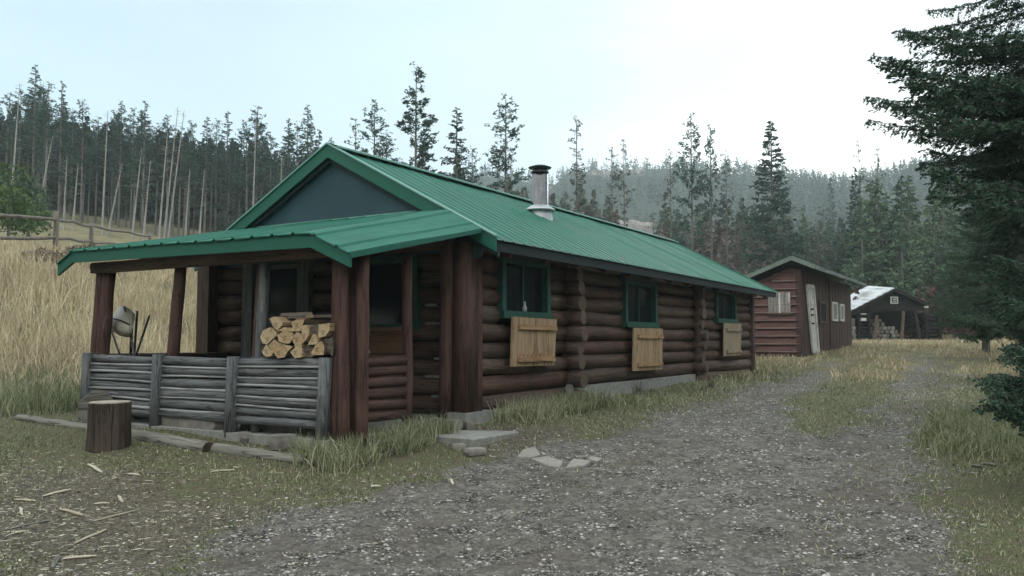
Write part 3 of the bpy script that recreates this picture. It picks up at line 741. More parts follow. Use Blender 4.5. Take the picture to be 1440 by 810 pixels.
mb.box((-2.34, -.20, 2.43), (-2.24, 4.06, 2.56)); mb.log((-2.35, .10, 2.50), (-.1, .10, 2.84), .055, 10); mb.log((-2.35, 4.0, 2.50), (-.1, 4.0, 2.84), .06, 10)
for q in range(6): mb.log((-2.38, .5+q*.62, 2.60), (-.1, .5+q*.62, 3.06), .045, 8)
cb(mb, 'porch_beams', M['log_y'], smooth=True)
mb = MB(); mb.add([(-2.44, .12, 2.60), (-2.44, 4.2, 2.63), (-.1, 4.2, 3.12), (-.1, .12, 3.08)], [(0,1,2,3)]); cb(mb, 'porch_ceiling', M['log_x'])
mb = MB(); mb.box((-2.38, -.05, .35), (.1, 4.2, .60)); cb(mb, 'porch_floor', M['conc'])
mb = MB(); mb.box((-.98, -.16, .35), (-.32, -.05, .60)); mb.box((-.9, -.28, .4), (-.3, -.16, .52)); cb(mb, 'porch_step', M['conc'])
# porch posts: (v,u bottom) -> (v,u top), radius, material
def post(vb, ub, vt, ut, r, m='red_z', zb=.56, zt=2.47, name='porch_post'):
    mb = MB(); mb.log((ub, vb, zb), (ut, vt, zt), r, 12, 0, 0, .10, seg=6); return cb(mb, name, M[m], smooth=True)
post(4.16, -2.20, 3.99, -2.20, .085, zb=.62); post(4.00, -2.22, 3.84, -2.22, .075, zb=.62)
post(2.66, -2.20, 2.48, -2.20, .068, zb=.62); post(2.76, -2.16, 2.57, -2.14, .055, zb=.62)
post(1.18, -2.17, 1.09, -2.17, .062, 'grey_z'); post(1.30, -2.12, 1.20, -2.12, .05, 'red_z')
post(-.03, -2.18, -.02, -2.18, .085, zb=.5); post(-.16, -2.24, -.11, -2.24, .06, zb=.5); post(-.30, -2.14, -.27, -2.12, .065, 'red_z', zb=.5); post(-.13, -2.05, -.1, -2.05, .08, zb=.5)
post(-.02, -1.07, -.02, -1.11, .062, 'red_z', .58, 2.55)
# railings of stacked poles
def railing(name, a, b, mat, endmat, nlog=6, z0_=.68, z1_=1.415, posts=(), rr=.058):
    mb = MB(); h = (z1_-z0_)/nlog
    for q in range(nlog):
        zc = z0_+h*(q+.5); r = h/2*random.uniform(.86, .98)
        sl = random.uniform(-.012, .012)
        mb.log((a[0], a[1], zc+sl), (b[0], b[1], zc-sl), r, 10, 0, 0, .09, sag=.008)
        if q < nlog-1 and random.random() < .9:
            mb.log((a[0]-.038, a[1], zc+h/2+sl*.5), (b[0]-.038, b[1], zc+h/2-sl*.5), .016*random.uniform(.7, 1.3), 6, 1, 1, .35, sag=.016)  # thin filler poles, paler to paint bright edge highlights along the log tops
    return cb(mb, name, [mat, M['palepole'] if mat is M['grey_y'] else mat], smooth=True)
railing('front_railing', (-2.27, 4.05), (-2.27, 2.72), M['grey_y'], None, 7)
railing('front_railing', (-2.27, 2.66), (-2.27, 1.42), M['grey_y'], None, 6)
railing('front_railing', (-2.27, 1.38), (-2.27, .08), M['grey_y'], None, 7)
for vv in (4.10, 2.69, 1.40, .04):
    mb = MB(); mb.log((-2.315, vv+.03, .55), (-2.315, vv-.01, 1.425), .070, 12, 0, 0, .08); cb(mb, 'railing_post', M['grey_z'], smooth=True)
railing('side_railing', (-2.08, -.02), (-1.14, -.02), M['red_x'], None, 6, .72, 1.43)
railing('back_railing', (-2.2, 4.08), (-.15, 4.08), M['log_x'], None, 5, .72, 1.43)
mb = MB(); mb.box((-2.25, -.0, 1.385), (-1.74, 1.20, 1.412)); mb.box((-1.80, .04, .60), (-1.75, .09, 1.385)); mb.box((-1.80, 1.1, .60), (-1.75, 1.15, 1.385)); cb(mb, 'wood_shelf', M['grey_y'])
# front door (framed glass) and front window with its board
mb = MB(); mb.box((-.16, 3.60, .6), (-.05, 3.80, 2.80)); mb.box((-.16, 2.47, .6), (-.05, 2.62, 2.80)); mb.box((-.16, 2.62, 2.70), (-.05, 3.60, 2.80))
dr = cb(mb, 'front_door', M['grey_z'])
mb = MB(); mb.box((-.13, 2.66, 1.92), (-.09, 2.72, 2.66)); mb.box((-.13, 3.46, 1.92), (-.09, 3.52, 2.66)); mb.box((-.13, 2.72, 2.60), (-.09, 3.46, 2.66)); mb.box((-.13, 2.72, 1.92), (-.09, 3.46, 1.965)); mb.box((-.125, 2.66, .62), (-.095, 3.52, 1.915))
cb(mb, 'door_frame', M['grey_z'], dr)
mb = MB(); mb.box((-.108, 2.72, 1.965), (-.10, 3.46, 2.60)); cb(mb, 'door_pane', M['glass'], dr)
mb = MB(); mb.tube([(-.13, 2.70, 1.55), (-.18, 2.70, 1.55), (-.18, 2.70, 1.62)], .012, 8); cb(mb, 'handle', M['capmetal'], dr)
mb = MB(); mb.box((-.15, .58, 1.75), (-.02, .66, 2.66)); mb.box((-.15, 1.67, 1.75), (-.02, 1.75, 2.66)); mb.box((-.146, .66, 2.59), (-.02, 1.67, 2.66)); mb.box((-.17, .55, 1.73), (-.02, 1.78, 1.80))
fr = cb(mb, 'porch_window', M['wingreen'])
mb = MB(); mb.box((-.07, .66, 1.80), (-.062, 1.67, 2.59)); cb(mb, 'pane', M['glass'], fr)
mb = MB()
for q in range(2): mb.box((-.205, .74, 1.075+q*.345), (-.17, 1.90, 1.075+q*.345+.335))
cb(mb, 'boarded_panel', M['ply'])

# stones and blocks under the front rail
def rockmesh(w, d, h, seed, mat, name, label, cat, loc, rz, group=None, irr=.18):
    rg = np.random.default_rng(seed); import bmesh
    bm = bmesh.new(); bmesh.ops.create_cube(bm, size=1); bmesh.ops.subdivide_edges(bm, edges=bm.edges, cuts=3, use_grid_fill=True)
    for v_ in bm.verts:
        c = v_.co; p = Vector((c.x, c.y, c.z)); nrm = p.length
        q = p.lerp(p.normalized()*.62, .35)
        q += Vector(rg.uniform(-1, 1, 3))*irr*.16
        v_.co = Vector((q.x*w, q.y*d, (q.z+.42)*h))
    me = bpy.data.meshes.new(name); bm.to_mesh(me); bm.free(); me.materials.append(mat)
    me.polygons.foreach_set('use_smooth', [True]*len(me.polygons)); me.set_sharp_from_angle(angle=R(28))
    o = link(name, me, None, loc); o.rotation_euler = (0, 0, rz)
    return tag(o, label, cat, group)
def cabpt(px, py, off=0): 
    p = gp(px, py); return p
ROT = math.pi/2-CAB.yaw+math.pi/2
p = gp(268, 606); rockmesh(.95, .24, .22, 1, M['rock'], 'foundation_stone', 'long low pale stone lying under the middle section of the grey railing', 'stone', (p.x, p.y+.15, p.z-.02), ROT)
p = gp(388, 618); rockmesh(1.05, .26, .22, 2, M['rock'], 'foundation_stone', 'long low pale stone lying under the right section of the grey railing', 'stone', (p.x, p.y+.18, p.z-.02), ROT)
p = gp(398, 630); rockmesh(.26, .20, .15, 3, M['rock'], 'rock', 'small rounded grey rock between the edging log and the railing', 'rock', p, .4)
p = gp(345, 620); rockmesh(.3, .12, .10, 4, M['rock'], 'rock', 'small flat grey rock just behind the gap between the two edging logs', 'rock', p, 1.9)
p = gp(240, 600); rockmesh(.22, .16, .10, 5, M['rock'], 'rock', 'small grey rock at the left end of the long stone under the railing', 'rock', p, .9)

# concrete slab and flagstones before the porch entry
def slab(pts, h, mat, name, label, cat, group=None):
    P = [gp(*q) for q in pts]; c = sum(P, Vector())/len(P); mb = MB()
    n = len(P); z = c.z-.012 if h > .05 else None
    top = [Vector((q.x-c.x, q.y-c.y, (z if z else q.z)-c.z+h)) for q in P]; bot = [Vector((q.x, q.y, q.z-h-.06)) for q in top]
    # small chamfer ring
    ins = [q*.97+Vector((0,0,q.z*.03+.0)) for q in top]; low = [q-Vector((0,0,.012)) for q in top]
    mb.add(ins+low+bot, [tuple(range(n))]+[(i, (i+1) % n, n+(i+1) % n, n+i) for i in range(n)]+[(n+i, n+(i+1) % n, 2*n+(i+1) % n, 2*n+i) for i in range(n)])
    o = mb.build(name, mat); o.location = c
    return tag(o, label, cat, group)
slab([(612,622),(668,630),(730,612),(700,609),(640,606),(606,607)], .051, M['conc'], 'concrete_slab', 'large flat concrete slab on the ground at the porch entry', 'slab')
slab([(727,642),(736,632),(752,629),(760,640),(745,645)], .004, M['flag'], 'flagstone', 'roundish flagstone nearest the concrete slab', 'flagstone')
slab([(747,645),(770,643),(792,650),(788,657),(772,656),(760,651)], .004, M['flag'], 'flagstone', 'pale oval flagstone in the middle of the row before the slab', 'flagstone')
slab([(795,659),(806,646),(832,648),(822,656)], .004, M['flag'], 'flagstone', 'squarish pale flagstone right of the oval one', 'flagstone')
slab([(826,646),(832,642),(848,645),(840,650)], .004, M['flag'], 'flagstone', 'small flagstone at the far right end of the row', 'flagstone')
p = gp(668, 640); rockmesh(.20, .14, .07, 9, M['flag'], 'broken_stone', 'broken angular stone just in front of the concrete slab', 'rock', p, .5)
p = gp(645, 632); rockmesh(.14, .08, .06, 10, M['flag'], 'broken_stone', 'small pale stone touching the left front corner of the concrete slab', 'rock', p, .2)
for q, (a, b, s, lb) in enumerate([(612,596,.16,'bluish grey rock at the foot of the red corner post, nearest the step'), (637,600,.18,'rounded grey rock directly below the red corner post'), (660,598,.13,'small grey rock right of the corner post foot in the grass')]):
    p = gp(a, b+6); rockmesh(s, s*.8, s*.75, 20+q, M['rock'], 'rock', lb, 'rock', p, q)

# stump, log round, edging logs
p = gp(153, 630)
st = thing('chopping_stump', 'upright cut chopping stump with pale sawn top in front of the porch railing', 'stump', p)
mb = MB(); n = 60; vs = []; hs = [0, .06, .16, .28, .40, .475]; rs = [.210, .204, .200, .198, .197, .197]
irr = [1+.02*math.sin(j*.74)+.022*math.sin(j*1.9+1)+random.uniform(-.03, .03) for j in range(n)]
for h_, r_ in zip(hs, rs):
    for j in range(n): t_ = 2*math.pi*j/n; k2 = 1+random.uniform(-.012, .012); vs.append((k2*r_*irr[j]*math.cos(t_), r_*irr[j]*math.sin(t_), h_-.02))
mb.add(vs, [(i*n+j, i*n+(j+1) % n, (i+1)*n+(j+1) % n, (i+1)*n+j) for i in range(5) for j in range(n)])
mb.build('bark', M['bark'], st, smooth=True)
t = NT('sawn stump top'); v_ = t.coords(); ln = t.n('ShaderNodeVectorMath', operation='LENGTH'); t.l(v_, ln.inputs[0])
nn = t.noise(v_, 8, 5, .6); rg_ = t.math('SINE', t.math('ADD', t.math('MULTIPLY', ln.outputs['Value'], 260), t.math('MULTIPLY', nn, 8)))
c = t.ramp(t.math('ADD', t.math('MULTIPLY', rg_, .15), nn), [(.3, (.27,.24,.20)), (.75, (.50,.45,.37))]); M['sawn'] = t.done(c, .85)
mb = MB(); mb.prism([(.192*irr[j]*math.cos(2*math.pi*j/n), .192*irr[j]*math.sin(2*math.pi*j/n)) for j in range(n)], 'z', .42, .466); mb.build('sawn_top', M['sawn'], st)
p = gp(130, 600)
lr = thing('log_round', 'grey log round standing on edge behind the chopping stump', 'log round', (p.x, p.y+.1, p.z), R(25))
mb = MB(); k = 22; rr2 = [.205*(1+.03*math.sin(j*2.2)+random.uniform(-.02, .02)) for j in range(k)]
mb.prism([(rr2[j]*math.cos(2*math.pi*j/k), .20+rr2[j]*math.sin(2*math.pi*j/k)) for j in range(k)], 'y', -.10, .22, 1, 0); mb.build('round', [M['drift'], M['barkx']], lr)
def groundlog(pa, pb, r, label, mats=('drift', 'firecut2')):
    a = gp(*pa); b = gp(*pb); c = (a+b)/2; mb = MB(); d = b-a; L = d.length; ang = math.atan2(d.y, d.x)
    pts = [(-L/2+L*i/8, .01*math.sin(i*1.1), r*.25+((a.z-b.z)*(.5-i/8))*1.0+.003*math.sin(i*1.9)) for i in range(9)]
    mb.tube(pts, [r*(1-.12*i/8)*random.uniform(.95, 1.05) for i in range(9)], 12, 0, 1, .10)
    o = mb.build('edging_log', [M[mats[0]], M['bark']], smooth=True); o.location = c; o.rotation_euler = (0, 0, ang)
    return tag(o, label, 'log')
groundlog((26,590), (142,607), .055, 'thin grey log on the grass leading left from the chopping stump')
groundlog((168,612), (292,636), .085, 'thick grey log on the ground just right of the chopping stump')
groundlog((302,635), (430,652), .070, 'grey log on the ground ending in the grass before the porch corner')

# split kindling and sticks lying around
sticks = [((60,700),(100,691),.016,'pale'),((20,705),(50,706),.014,'pale'),((84,719),(116,727),.02,'pale2'),((0,748),(70,734),.012,'grey'),((131,735),(192,719),.011,'pale2'),((105,766),(150,748),.014,'pale2'),((88,790),(136,784),.014,'pale'),((124,655),(143,667),.02,'pale'),((180,669),(196,671),.016,'pale'),((200,668),(232,667),.010,'grey'),((296,665),(330,663),.013,'pale'),((166,700),(172,709),.018,'pale'),((28,716),(31,727),.016,'pale'),((74,803),(82,786),.022,'grey'),((15,753),(34,750),.013,'pale'),((132,711),(154,710),.014,'pale'),((633,675),(637,684),.016,'pale'),((522,686),(534,687),.018,'pale'),((1292,620),(1318,619),.022,'grey'),((1366,657),(1380,659),.022,'grey'),((1382,653),(1402,657),.020,'grey'),((1420,641),(1450,640),.022,'grey')]
slab_l = ['long pale split stick with a thick right end','short pale split stick left of the long pale one','short thick cream chip with a curved end','long grey twig reaching the left edge','long thin straw-coloured kindling stick right of the cream chip','pale slanting stick in the lower left','pale straight stick with a squared tip near the bottom edge','cream wedge chip nearest the chopping stump','small cream chip just right of the wedge chip','thin grey twig below the edging log','pale flat sliver in the turf before the porch corner','tiny upright-looking curled chip','tiny chip standing alone near the left edge','grey knotty stick at the bottom edge','short pale splinter under the grey twig','flat pale splinter among the litter','cream chip on bare dirt below the concrete slab','white chip lying in the turf before the porch grass','flat grey wood scrap at the right edge of the track','short grey scrap in the grass right of the track','pale flat scrap beside the short grey one right of the track','grey stick in the tall grass at the right edge']
for (a, b, r, m), lb in zip(sticks, slab_l):
    A_ = gp(*a); B_ = gp(*b); c = (A_+B_)/2; d = B_-A_; L = max(d.length, .07); mb = MB()
    pts = [(-L/2, 0, r*.55), (-L/6, .004, r*.75), (L/5, -.003, r*.8), (L/2, .003, r*.6)]
    mb.tube(pts, [r*.45, r*.7, r*.75, r*.5], 5, 0, 0, .3)
    o = mb.build('kindling_stick' if L > .2 else 'wood_chip', M[{'pale': 'splinter', 'pale2': 'splinter2', 'grey': 'drift'}[m]]); o.location = c; o.rotation_euler = (0, -math.asin(max(-.5, min(.5, (B_.z-A_.z)/max(L, .1)))), math.atan2(d.y, d.x))
    tag(o, lb+' on the ground', 'stick' if L > .2 else 'wood chip')

# firewood on the porch rail: each cut end outlined in the (v, z) plane, pieces run back into the porch
FP = [
 ([(170,500),(195,440),(255,410),(300,420),(325,460),(330,490),(290,520),(235,570),(195,560)], 'a', 'rounded pale log end at the left of the porch woodpile'),
 ([(190,640),(230,570),(262,610),(300,640),(285,675),(235,688),(205,670)], 'a', 'small bright wedge at the bottom left of the porch woodpile'),
 ([(258,575),(310,520),(350,555),(480,590),(430,640),(405,690),(340,702),(300,640)], 'b', 'broad half-round piece at the bottom of the porch woodpile'),
 ([(340,480),(395,440),(480,455),(500,500),(450,560),(400,560),(350,540)], 'b', 'brown split piece in the middle of the porch woodpile'),
 ([(480,500),(520,450),(575,470),(600,545),(560,570),(505,575),(480,545)], 'b', 'tan split piece right of the middle of the porch woodpile'),
 ([(460,640),(505,600),(500,570),(570,560),(570,690),(500,700)], 'a', 'bright notched wedge at the bottom centre of the porch woodpile'),
 ([(262,325),(310,305),(350,320),(385,360),(380,390),(335,435),(300,400)], 'a', 'cream wedge at the upper left of the porch woodpile'),
 ([(465,355),(520,335),(600,330),(575,395),(545,440),(490,430)], 'b', 'pinkish triangular end high in the porch woodpile'),
 ([(562,400),(600,385),(640,390),(632,480),(598,542),(575,480)], 'a', 'tall narrow cream end in the porch woodpile'),
 ([(620,575),(680,468),(728,550),(690,570)], 'a', 'bright triangular end right of centre in the porch woodpile'),
 ([(725,380),(838,365),(832,440),(795,490),(722,510)], 'a', 'large quarter-round end at the upper right of the porch woodpile'),
 ([(660,650),(700,570),(760,535),(782,600),(775,668),(665,672)], 'b', 'tan five-sided end at the lower right of the porch woodpile'),
 ([(572,575),(655,570),(655,690),(575,692)], 'd', 'dark bark-covered piece at the bottom right of the porch woodpile'),
 ([(788,520),(838,500),(850,600),(840,680),(792,640)], 'd', 'dark reddish piece against the porch post in the woodpile'),
 ([(330,440),(400,405),(560,420),(560,445),(400,445)], 'b', 'flat slab laid across the middle of the porch woodpile'),
 ([(640,400),(715,360),(712,500),(680,460),(640,500)], 'd', 'shadowed bark piece between two bright ends of the porch woodpile'),
 ([(160,640),(165,590),(215,575),(195,640),(190,655)], 'd', 'dull sliver at the lower left edge of the porch woodpile'),
 ([(735,520),(790,500),(786,560),(760,532)], 'd', 'small dark split wedge under the quarter-round end of the porch woodpile'),
]
def fwood(poly, ang, L, mats, label, cu, push=0.0):
    vz = [CAB.on_u(340+x/6.75, 400+y/6.75, cu) for x, y in poly]
    cv = sum(p[0] for p in vz)/len(vz); zb = min(p[1] for p in vz)
    W = CAB.w(cu+push, cv, 0); mb = MB()
    rel = [(p[0]-cv, p[1]-zb) for p in vz]
    mb.prism(rel, 'x', 0, L, 1, 0)
    for i in range(len(mb.v)//2, len(mb.v)):
        x, y, z = mb.v[i]; mb.v[i] = (x+random.uniform(-.02, .02), y*.96, z)
    o = mb.build('firewood', mats); o.location = (W.x, W.y, zb); o.rotation_euler = (0, 0, math.pi/2-CAB.yaw+ang)
    return tag(o, label, 'firewood', 'split firewood stacked on the porch rail')
for k, (poly, kd, lb) in enumerate(FP):
    mats = {'a': [M['firecut'], M['firecut2']], 'b': [M['firecut2'], M['barkx']], 'd': [M['barkx'], M['bark']]}[kd]
    fwood(poly, random.uniform(-.08, .08), random.uniform(.36, .44), mats, lb, -2.33, .03 if kd == 'd' else 0)
# second layer behind and the crosswise pieces on top
c = CAB.w(-2.12, .80, 0)
for (uu, v0, z_, L, r_, ang, lb) in ((-2.2, .38, 1.845, .44, .05, math.pi/2-.12, 'long bark-covered piece laid crosswise on top of the porch woodpile'), (-2.10, .02, 1.84, .42, .022, math.pi/2, 'thin flat slab laid crosswise at the upper right of the porch woodpile')):
    W = CAB.w(uu, v0, 0); mb = MB(); mb.prism([(-r_*1.2, -r_*.4), (r_*1.1, -r_*.5), (r_*.7, r_*.7), (-r_*.6, r_*.8)], 'x', 0, L, 1, 0)
    o = mb.build('firewood', [M['firecut'], M['barkx']]); o.location = (W.x, W.y, z_); o.rotation_euler = (0, 0, math.pi/2-CAB.yaw+ang); tag(o, lb, 'firewood', 'split firewood stacked on the porch rail')
for k in range(14):                        # pieces further in, seen between the ends
    vv = .12+.13*(k % 7); zz = 1.44+.20*(k//7)
    W = CAB.w(-1.93, vv, 0); mb = MB(); r_ = .075
    m_ = random.randint(4, 6); mb.prism([(r_*math.cos(6.28*j/m_+.3)*random.uniform(.8, 1.1), r_*math.sin(6.28*j/m_+.3)*random.uniform(.8, 1.1)+r_*.5) for j in range(m_)], 'x', .0, .3, 1, 0)
    o = mb.build('firewood', [M['firecut2'], M['barkx']]); o.location = (W.x, W.y, zz); o.rotation_euler = (0, 0, math.pi/2-CAB.yaw)
    tag(o, 'half-hidden split piece in the rear row of the porch woodpile', 'firewood', 'split firewood in the rear row on the porch shelf')

# upturned shovel and long-handled tools standing at the left of the porch
def tool_tube(o, name, pts, r, mat, W):
    mb = MB(); mb.tube([Vector(p)-W for p in pts], r, 10); return mb.build(name, mat, o, smooth=True)
def pv(px, py, u=-1.95):
    v, z = CAB.on_u(px, py, u); return CAB.w(u, v, z)
def pfloor(px, py, u=-1.95):               # extend down to the floor
    return pv(px, py, u)
def down(a, b, zf=.60):                    # line a->b continued down to the porch floor
    d = b-a; return a+d*((zf-a.z)/d.z)
W = CAB.w(-1.85, 3.55, .60)
sh = thing('snow_shovel', 'cream wide-bladed snow shovel standing blade up behind the left porch railing', 'shovel', W)
a = pv(175, 431); b = pv(188, 494); f = down(a, b); tool_tube(sh, 'shaft', [a, b, f], .014, M['grey_z'], W)
mb = MB(); outline_t = [(168,431),(175,430),(186,438),(189,445)]
# scooped blade: rows from the top edge to the lip
rows = [[(166,432),(172,430),(179,432),(186,437),(190,442)], [(158,444),(166,441),(174,443),(183,446),(189,452)], [(149,452),(158,449),(168,451),(178,455),(187,460)], [(148,457),(158,460),(168,464),(177,466),(185,468)], [(151,461),(160,467),(168,472),(176,474),(183,474)]]
dep = [-1.93, -1.98, -2.07, -2.10, -2.02]
vs = []
for th in (0, .012):
    for rw, du in zip(rows, dep):
        for j, q in enumerate(rw):
            P = pv(q[0], q[1], du+.05*abs(j-2)/2+th); vs.append(P-W)
fs = []
for th in (0, 25):
    for i in range(4):
        for j in range(4): a_ = th+i*5+j; fs.append((a_, a_+1, a_+6, a_+5))
for i in range(4): fs += [(i, i+1, 26+i, 25+i), (20+i, 21+i, 46+i, 45+i), (i*5, i*5+5, 30+i*5, 25+i*5), (i*5+4, i*5+9, 34+i*5, 29+i*5)]
mb.add(vs, fs[:16], 0); 
for f_ in fs[16:]: mb.f.append(f_); mb.m.append(0)
mb.build('blade', M['cream'], sh, smooth=True)
mb = MB(); mb.tube([pv(149,451,-2.06)-W, pv(158,448,-2.08)-W, pv(168,450,-2.08)-W, pv(178,454,-2.06)-W, pv(186,459,-2.0)-W], .009, 6); mb.build('blade_edge', M['blacktool'], sh)
for k, (pa, pb, r_, m_, nm, lb, u_) in enumerate([((193,437),(189,495),.016,'grey_z','long_handled_tool','straight grey-handled tool standing just right of the cream shovel',-1.80),
      ((210,444),(193,495),.013,'blacktool','long_handled_tool','dark-handled tool leaning right with a white band on its shaft',-1.75),
      ((157,466),(167,495),.013,'blacktool','long_handled_tool','dark-handled tool leaning left below the shovel blade',-1.9),
      ((186,440),(184,490),.018,'bark','long_handled_tool','thick dark wooden handle directly behind the cream shovel blade',-1.70)]):
    a = pv(*pa, u_); b = pv(*pb, u_); f = down(a, b); o = thing(nm, lb, 'garden tool', f)
    tool_tube(o, 'shaft', [a, a.lerp(f, .5), f], r_, M[m_], f)
    mb = MB(); d = (a-f).normalized()
    if k == 1: mb.tube([a.lerp(f, .22)-f, a.lerp(f, .25)-f], r_*1.5, 10); mb.build('white_band', M['signwhite'], o)
    mb = MB(); mb.box((-.10, -.012, .0), (.10, .012, .20)); mb.box((-.02, -.02, .2), (.02, .02, .28)); mb.build('tool_head', M['capmetal'], o)
# porch pots on the floor glimpsed behind
# ------------------------------------------------------------------ second building: board shed
sd = SHD.empty('board_shed', 'red-brown board shed with leaning white door frame beyond the cabin', 'shed')
def sb(mb, name, mats, parent=sd, **kw): return mb.build(name, mats, parent, z0=SHD.z0, **kw)
SL, SW = 8.1, 3.0
def stop(v): return 3.72-.40*max(0, v-.25)
mb = MB(); zz = 1.0; k = 0
while zz < 3.9:
    h_ = .235; w_ = SW if zz+h_ < stop(SW) else max(.2, .25+(3.72-(zz+h_))/.40)
    if w_ > .3:
        tilt = random.uniform(-.012, .012)
        mb.add([(-.085, -.0, zz), (-.085, w_, zz+tilt), (-.012, w_, zz+h_), (-.012, 0, zz+h_), (-.0, 0, zz), (0, w_, zz+tilt)], [(0,1,2,3), (0,4,5,1)]); mb.add([(-.088, .1, zz+.0), (-.088, w_, zz+tilt), (-.082, w_, zz+tilt+.028), (-.082, .1, zz+.028)], [(0,1,2,3)], 1)
    zz += h_*.97
mb.prism([(0, .9), (SW, .9), (SW, stop(SW)-.03), (.25, 3.69), (0, 3.60)], 'x', 0.0, .08)
sb(mb, 'front_siding', [M['shedred_y'], M['lapedge']])
mb = MB(); mb.box((-.075, -.06, .9), (.06, .10, 3.62)); sb(mb, 'corner_trim', M['shedred_z'])
mb = MB(); q = .08; k = 0
while q < SL-.02:
    w_ = .26; mb.box((q, -.03-.008*(k % 2), 1.0+.04*q*.9), (min(q+w_, SL), .05, 3.58)); q += w_+.008; k += 1
sb(mb, 'side_siding', M['shedred_z'])
mb = MB(); mb.box((.1, .06, .9), (SL, .1, 3.5)); mb.box((SL-.08, .1, .9), (SL, SW, 2.7)); mb.box((.1, SW-.08, .9), (SL-.1, SW, 2.55)); sb(mb, 'inner_wall', M['log_x'])
u_c = SHD.on_v(1168, 470, -.05)[0]
mb = MB(); mb.box((u_c-.04, -.07, 1.1), (u_c+.05, -.0385, 3.6)); sb(mb, 'side_trim', M['log_z'])
mb = MB(); mb.box((-.01, -.09, .95), (SL, -.035, 1.10+0)); sb(mb, 'sill_beam', M['log_x'])
# roof with short right slope
mb = MB()
def rs(v0, z0_, v1, z1_, th=.05, a=-.35, b=SL+.4):
    mb.add([(a, v0, z0_), (b, v0, z0_), (b, v1, z1_), (a, v1, z1_), (a, v0, z0_-th), (b, v0, z0_-th), (b, v1, z1_-th), (a, v1, z1_-th)], [(0,1,2,3),(7,6,5,4),(0,4,5,1),(1,5,6,2),(2,6,7,3),(3,7,4,0)])
rs(.12, 3.95, 3.45, 2.67); rs(.118, 3.95, -.52, 3.66)
sr = sb(mb, 'shed_roof', M['shedroof'])
mb = MB(); mb.bar((-.37, .12, 3.93), (-.37, 3.45, 2.65), .03, .12); mb.bar((-.37, .12, 3.93), (-.37, -.52, 3.64), .03, .12); mb.bar((-.35, -.53, 3.62), (SL+.4, -.53, 3.62), .02, .09)
sb(mb, 'shed_fascia', M['mossy'], sr)
# boarded window on the front
(va, za) = SHD.on_u(1080, 412, -.08); (vb, zb2) = SHD.on_u(1112, 440, -.08)
mb = MB()
for q in range(4): 
    w_ = (va-vb)/4; mb.box((-.085, vb+q*w_+.006, zb2+.03*(q % 2)), (-.058, vb+(q+1)*w_-.006, za+.02*(q % 3)))
w = sb(mb, 'boarded_window', M['greyship'])
mb = MB(); mb.box((-.10, vb+(va-vb)*.45, zb2), (-.087, vb+(va-vb)*.52, za)); mb.box((-.10, vb+.01, za-.3), (-.087, vb+.06, za)); sb(mb, 'white_batten', M['whitepaint'], w)
mb = MB(); mb.box((-.10, vb-.05, zb2-.06), (-.05, va+.05, zb2-.005)); sb(mb, 'window_sill', M['log_y'], w)
# white door frame leaning on the side
def sp(px, py, v=-.09): u_, z_ = SHD.on_v(px, py, v); return (u_, v, z_)
tl, tr, bl, br = sp(1134.5,402), sp(1144,403), sp(1143,494), sp(1151.5,496)
mb = MB()
for a, b, w_ in ((tl, bl, .12), (tr, br, .14), (tl, tr, .10), (bl, br, .12)): mb.bar(a, b, .05, w_, up=(0,0,1) if a[2] == b[2] else (1,0,0))
mb.bar(sp(1138.5,425), sp(1143.5,425), .045, .12); 
dd = sb(mb, 'door_frame', M['whitepaint']); 
mb = MB(); Pm = [sp(1137,404,-.075), sp(1143,405,-.075), sp(1150,495,-.075), sp(1145,494,-.075)]; Pn = [(p[0], -.055, p[2]) for p in Pm]; mb.add(Pm+Pn, [(0,1,2,3),(7,6,5,4),(0,4,5,1),(1,5,6,2),(2,6,7,3),(3,7,4,0)]); sb(mb, 'door_panel', M['whitepaint'], dd)
for yy in (436, 444, 456):
    p = sp(1143.0+(yy-436)*.06, yy, -.13); mb = MB(); mb.lathe([(.001,0),(.05,.0),(.05,.05),(.001,.05)], 8, (p[0], p[1]+.02, p[2])); sb(mb, 'hinge', M['signdark'], dd)
# side windows
for (x0, y0, x1, y1) in ((1152,423,1162,455), (1170,424,1178,452), (1181,427,1187,452)):
    a = sp(x0, y0, -.06); b = sp(x1, y1, -.06); mb = MB()
    dark = x0 < 1160
    mb.box((a[0], -.085, b[2]), (a[0]+.10, -.04, a[2])); mb.box((b[0]-.14, -.085, b[2]), (b[0], -.04, a[2])); mb.box((a[0]+.1, -.083, b[2]), (b[0]-.14, -.04, b[2]+.07)); mb.box((a[0]+.1, -.083, a[2]-.07), (b[0]-.14, -.04, a[2]))
    w = sb(mb, 'shed_window', M['log_z'] if dark else M['whitepaint']); mb = MB(); mb.box((a[0]+.1, -.06, b[2]+.07), (b[0]-.14, -.045, a[2]-.07)); sb(mb, 'pane', M['dark'] if dark else M['greyship'], w)

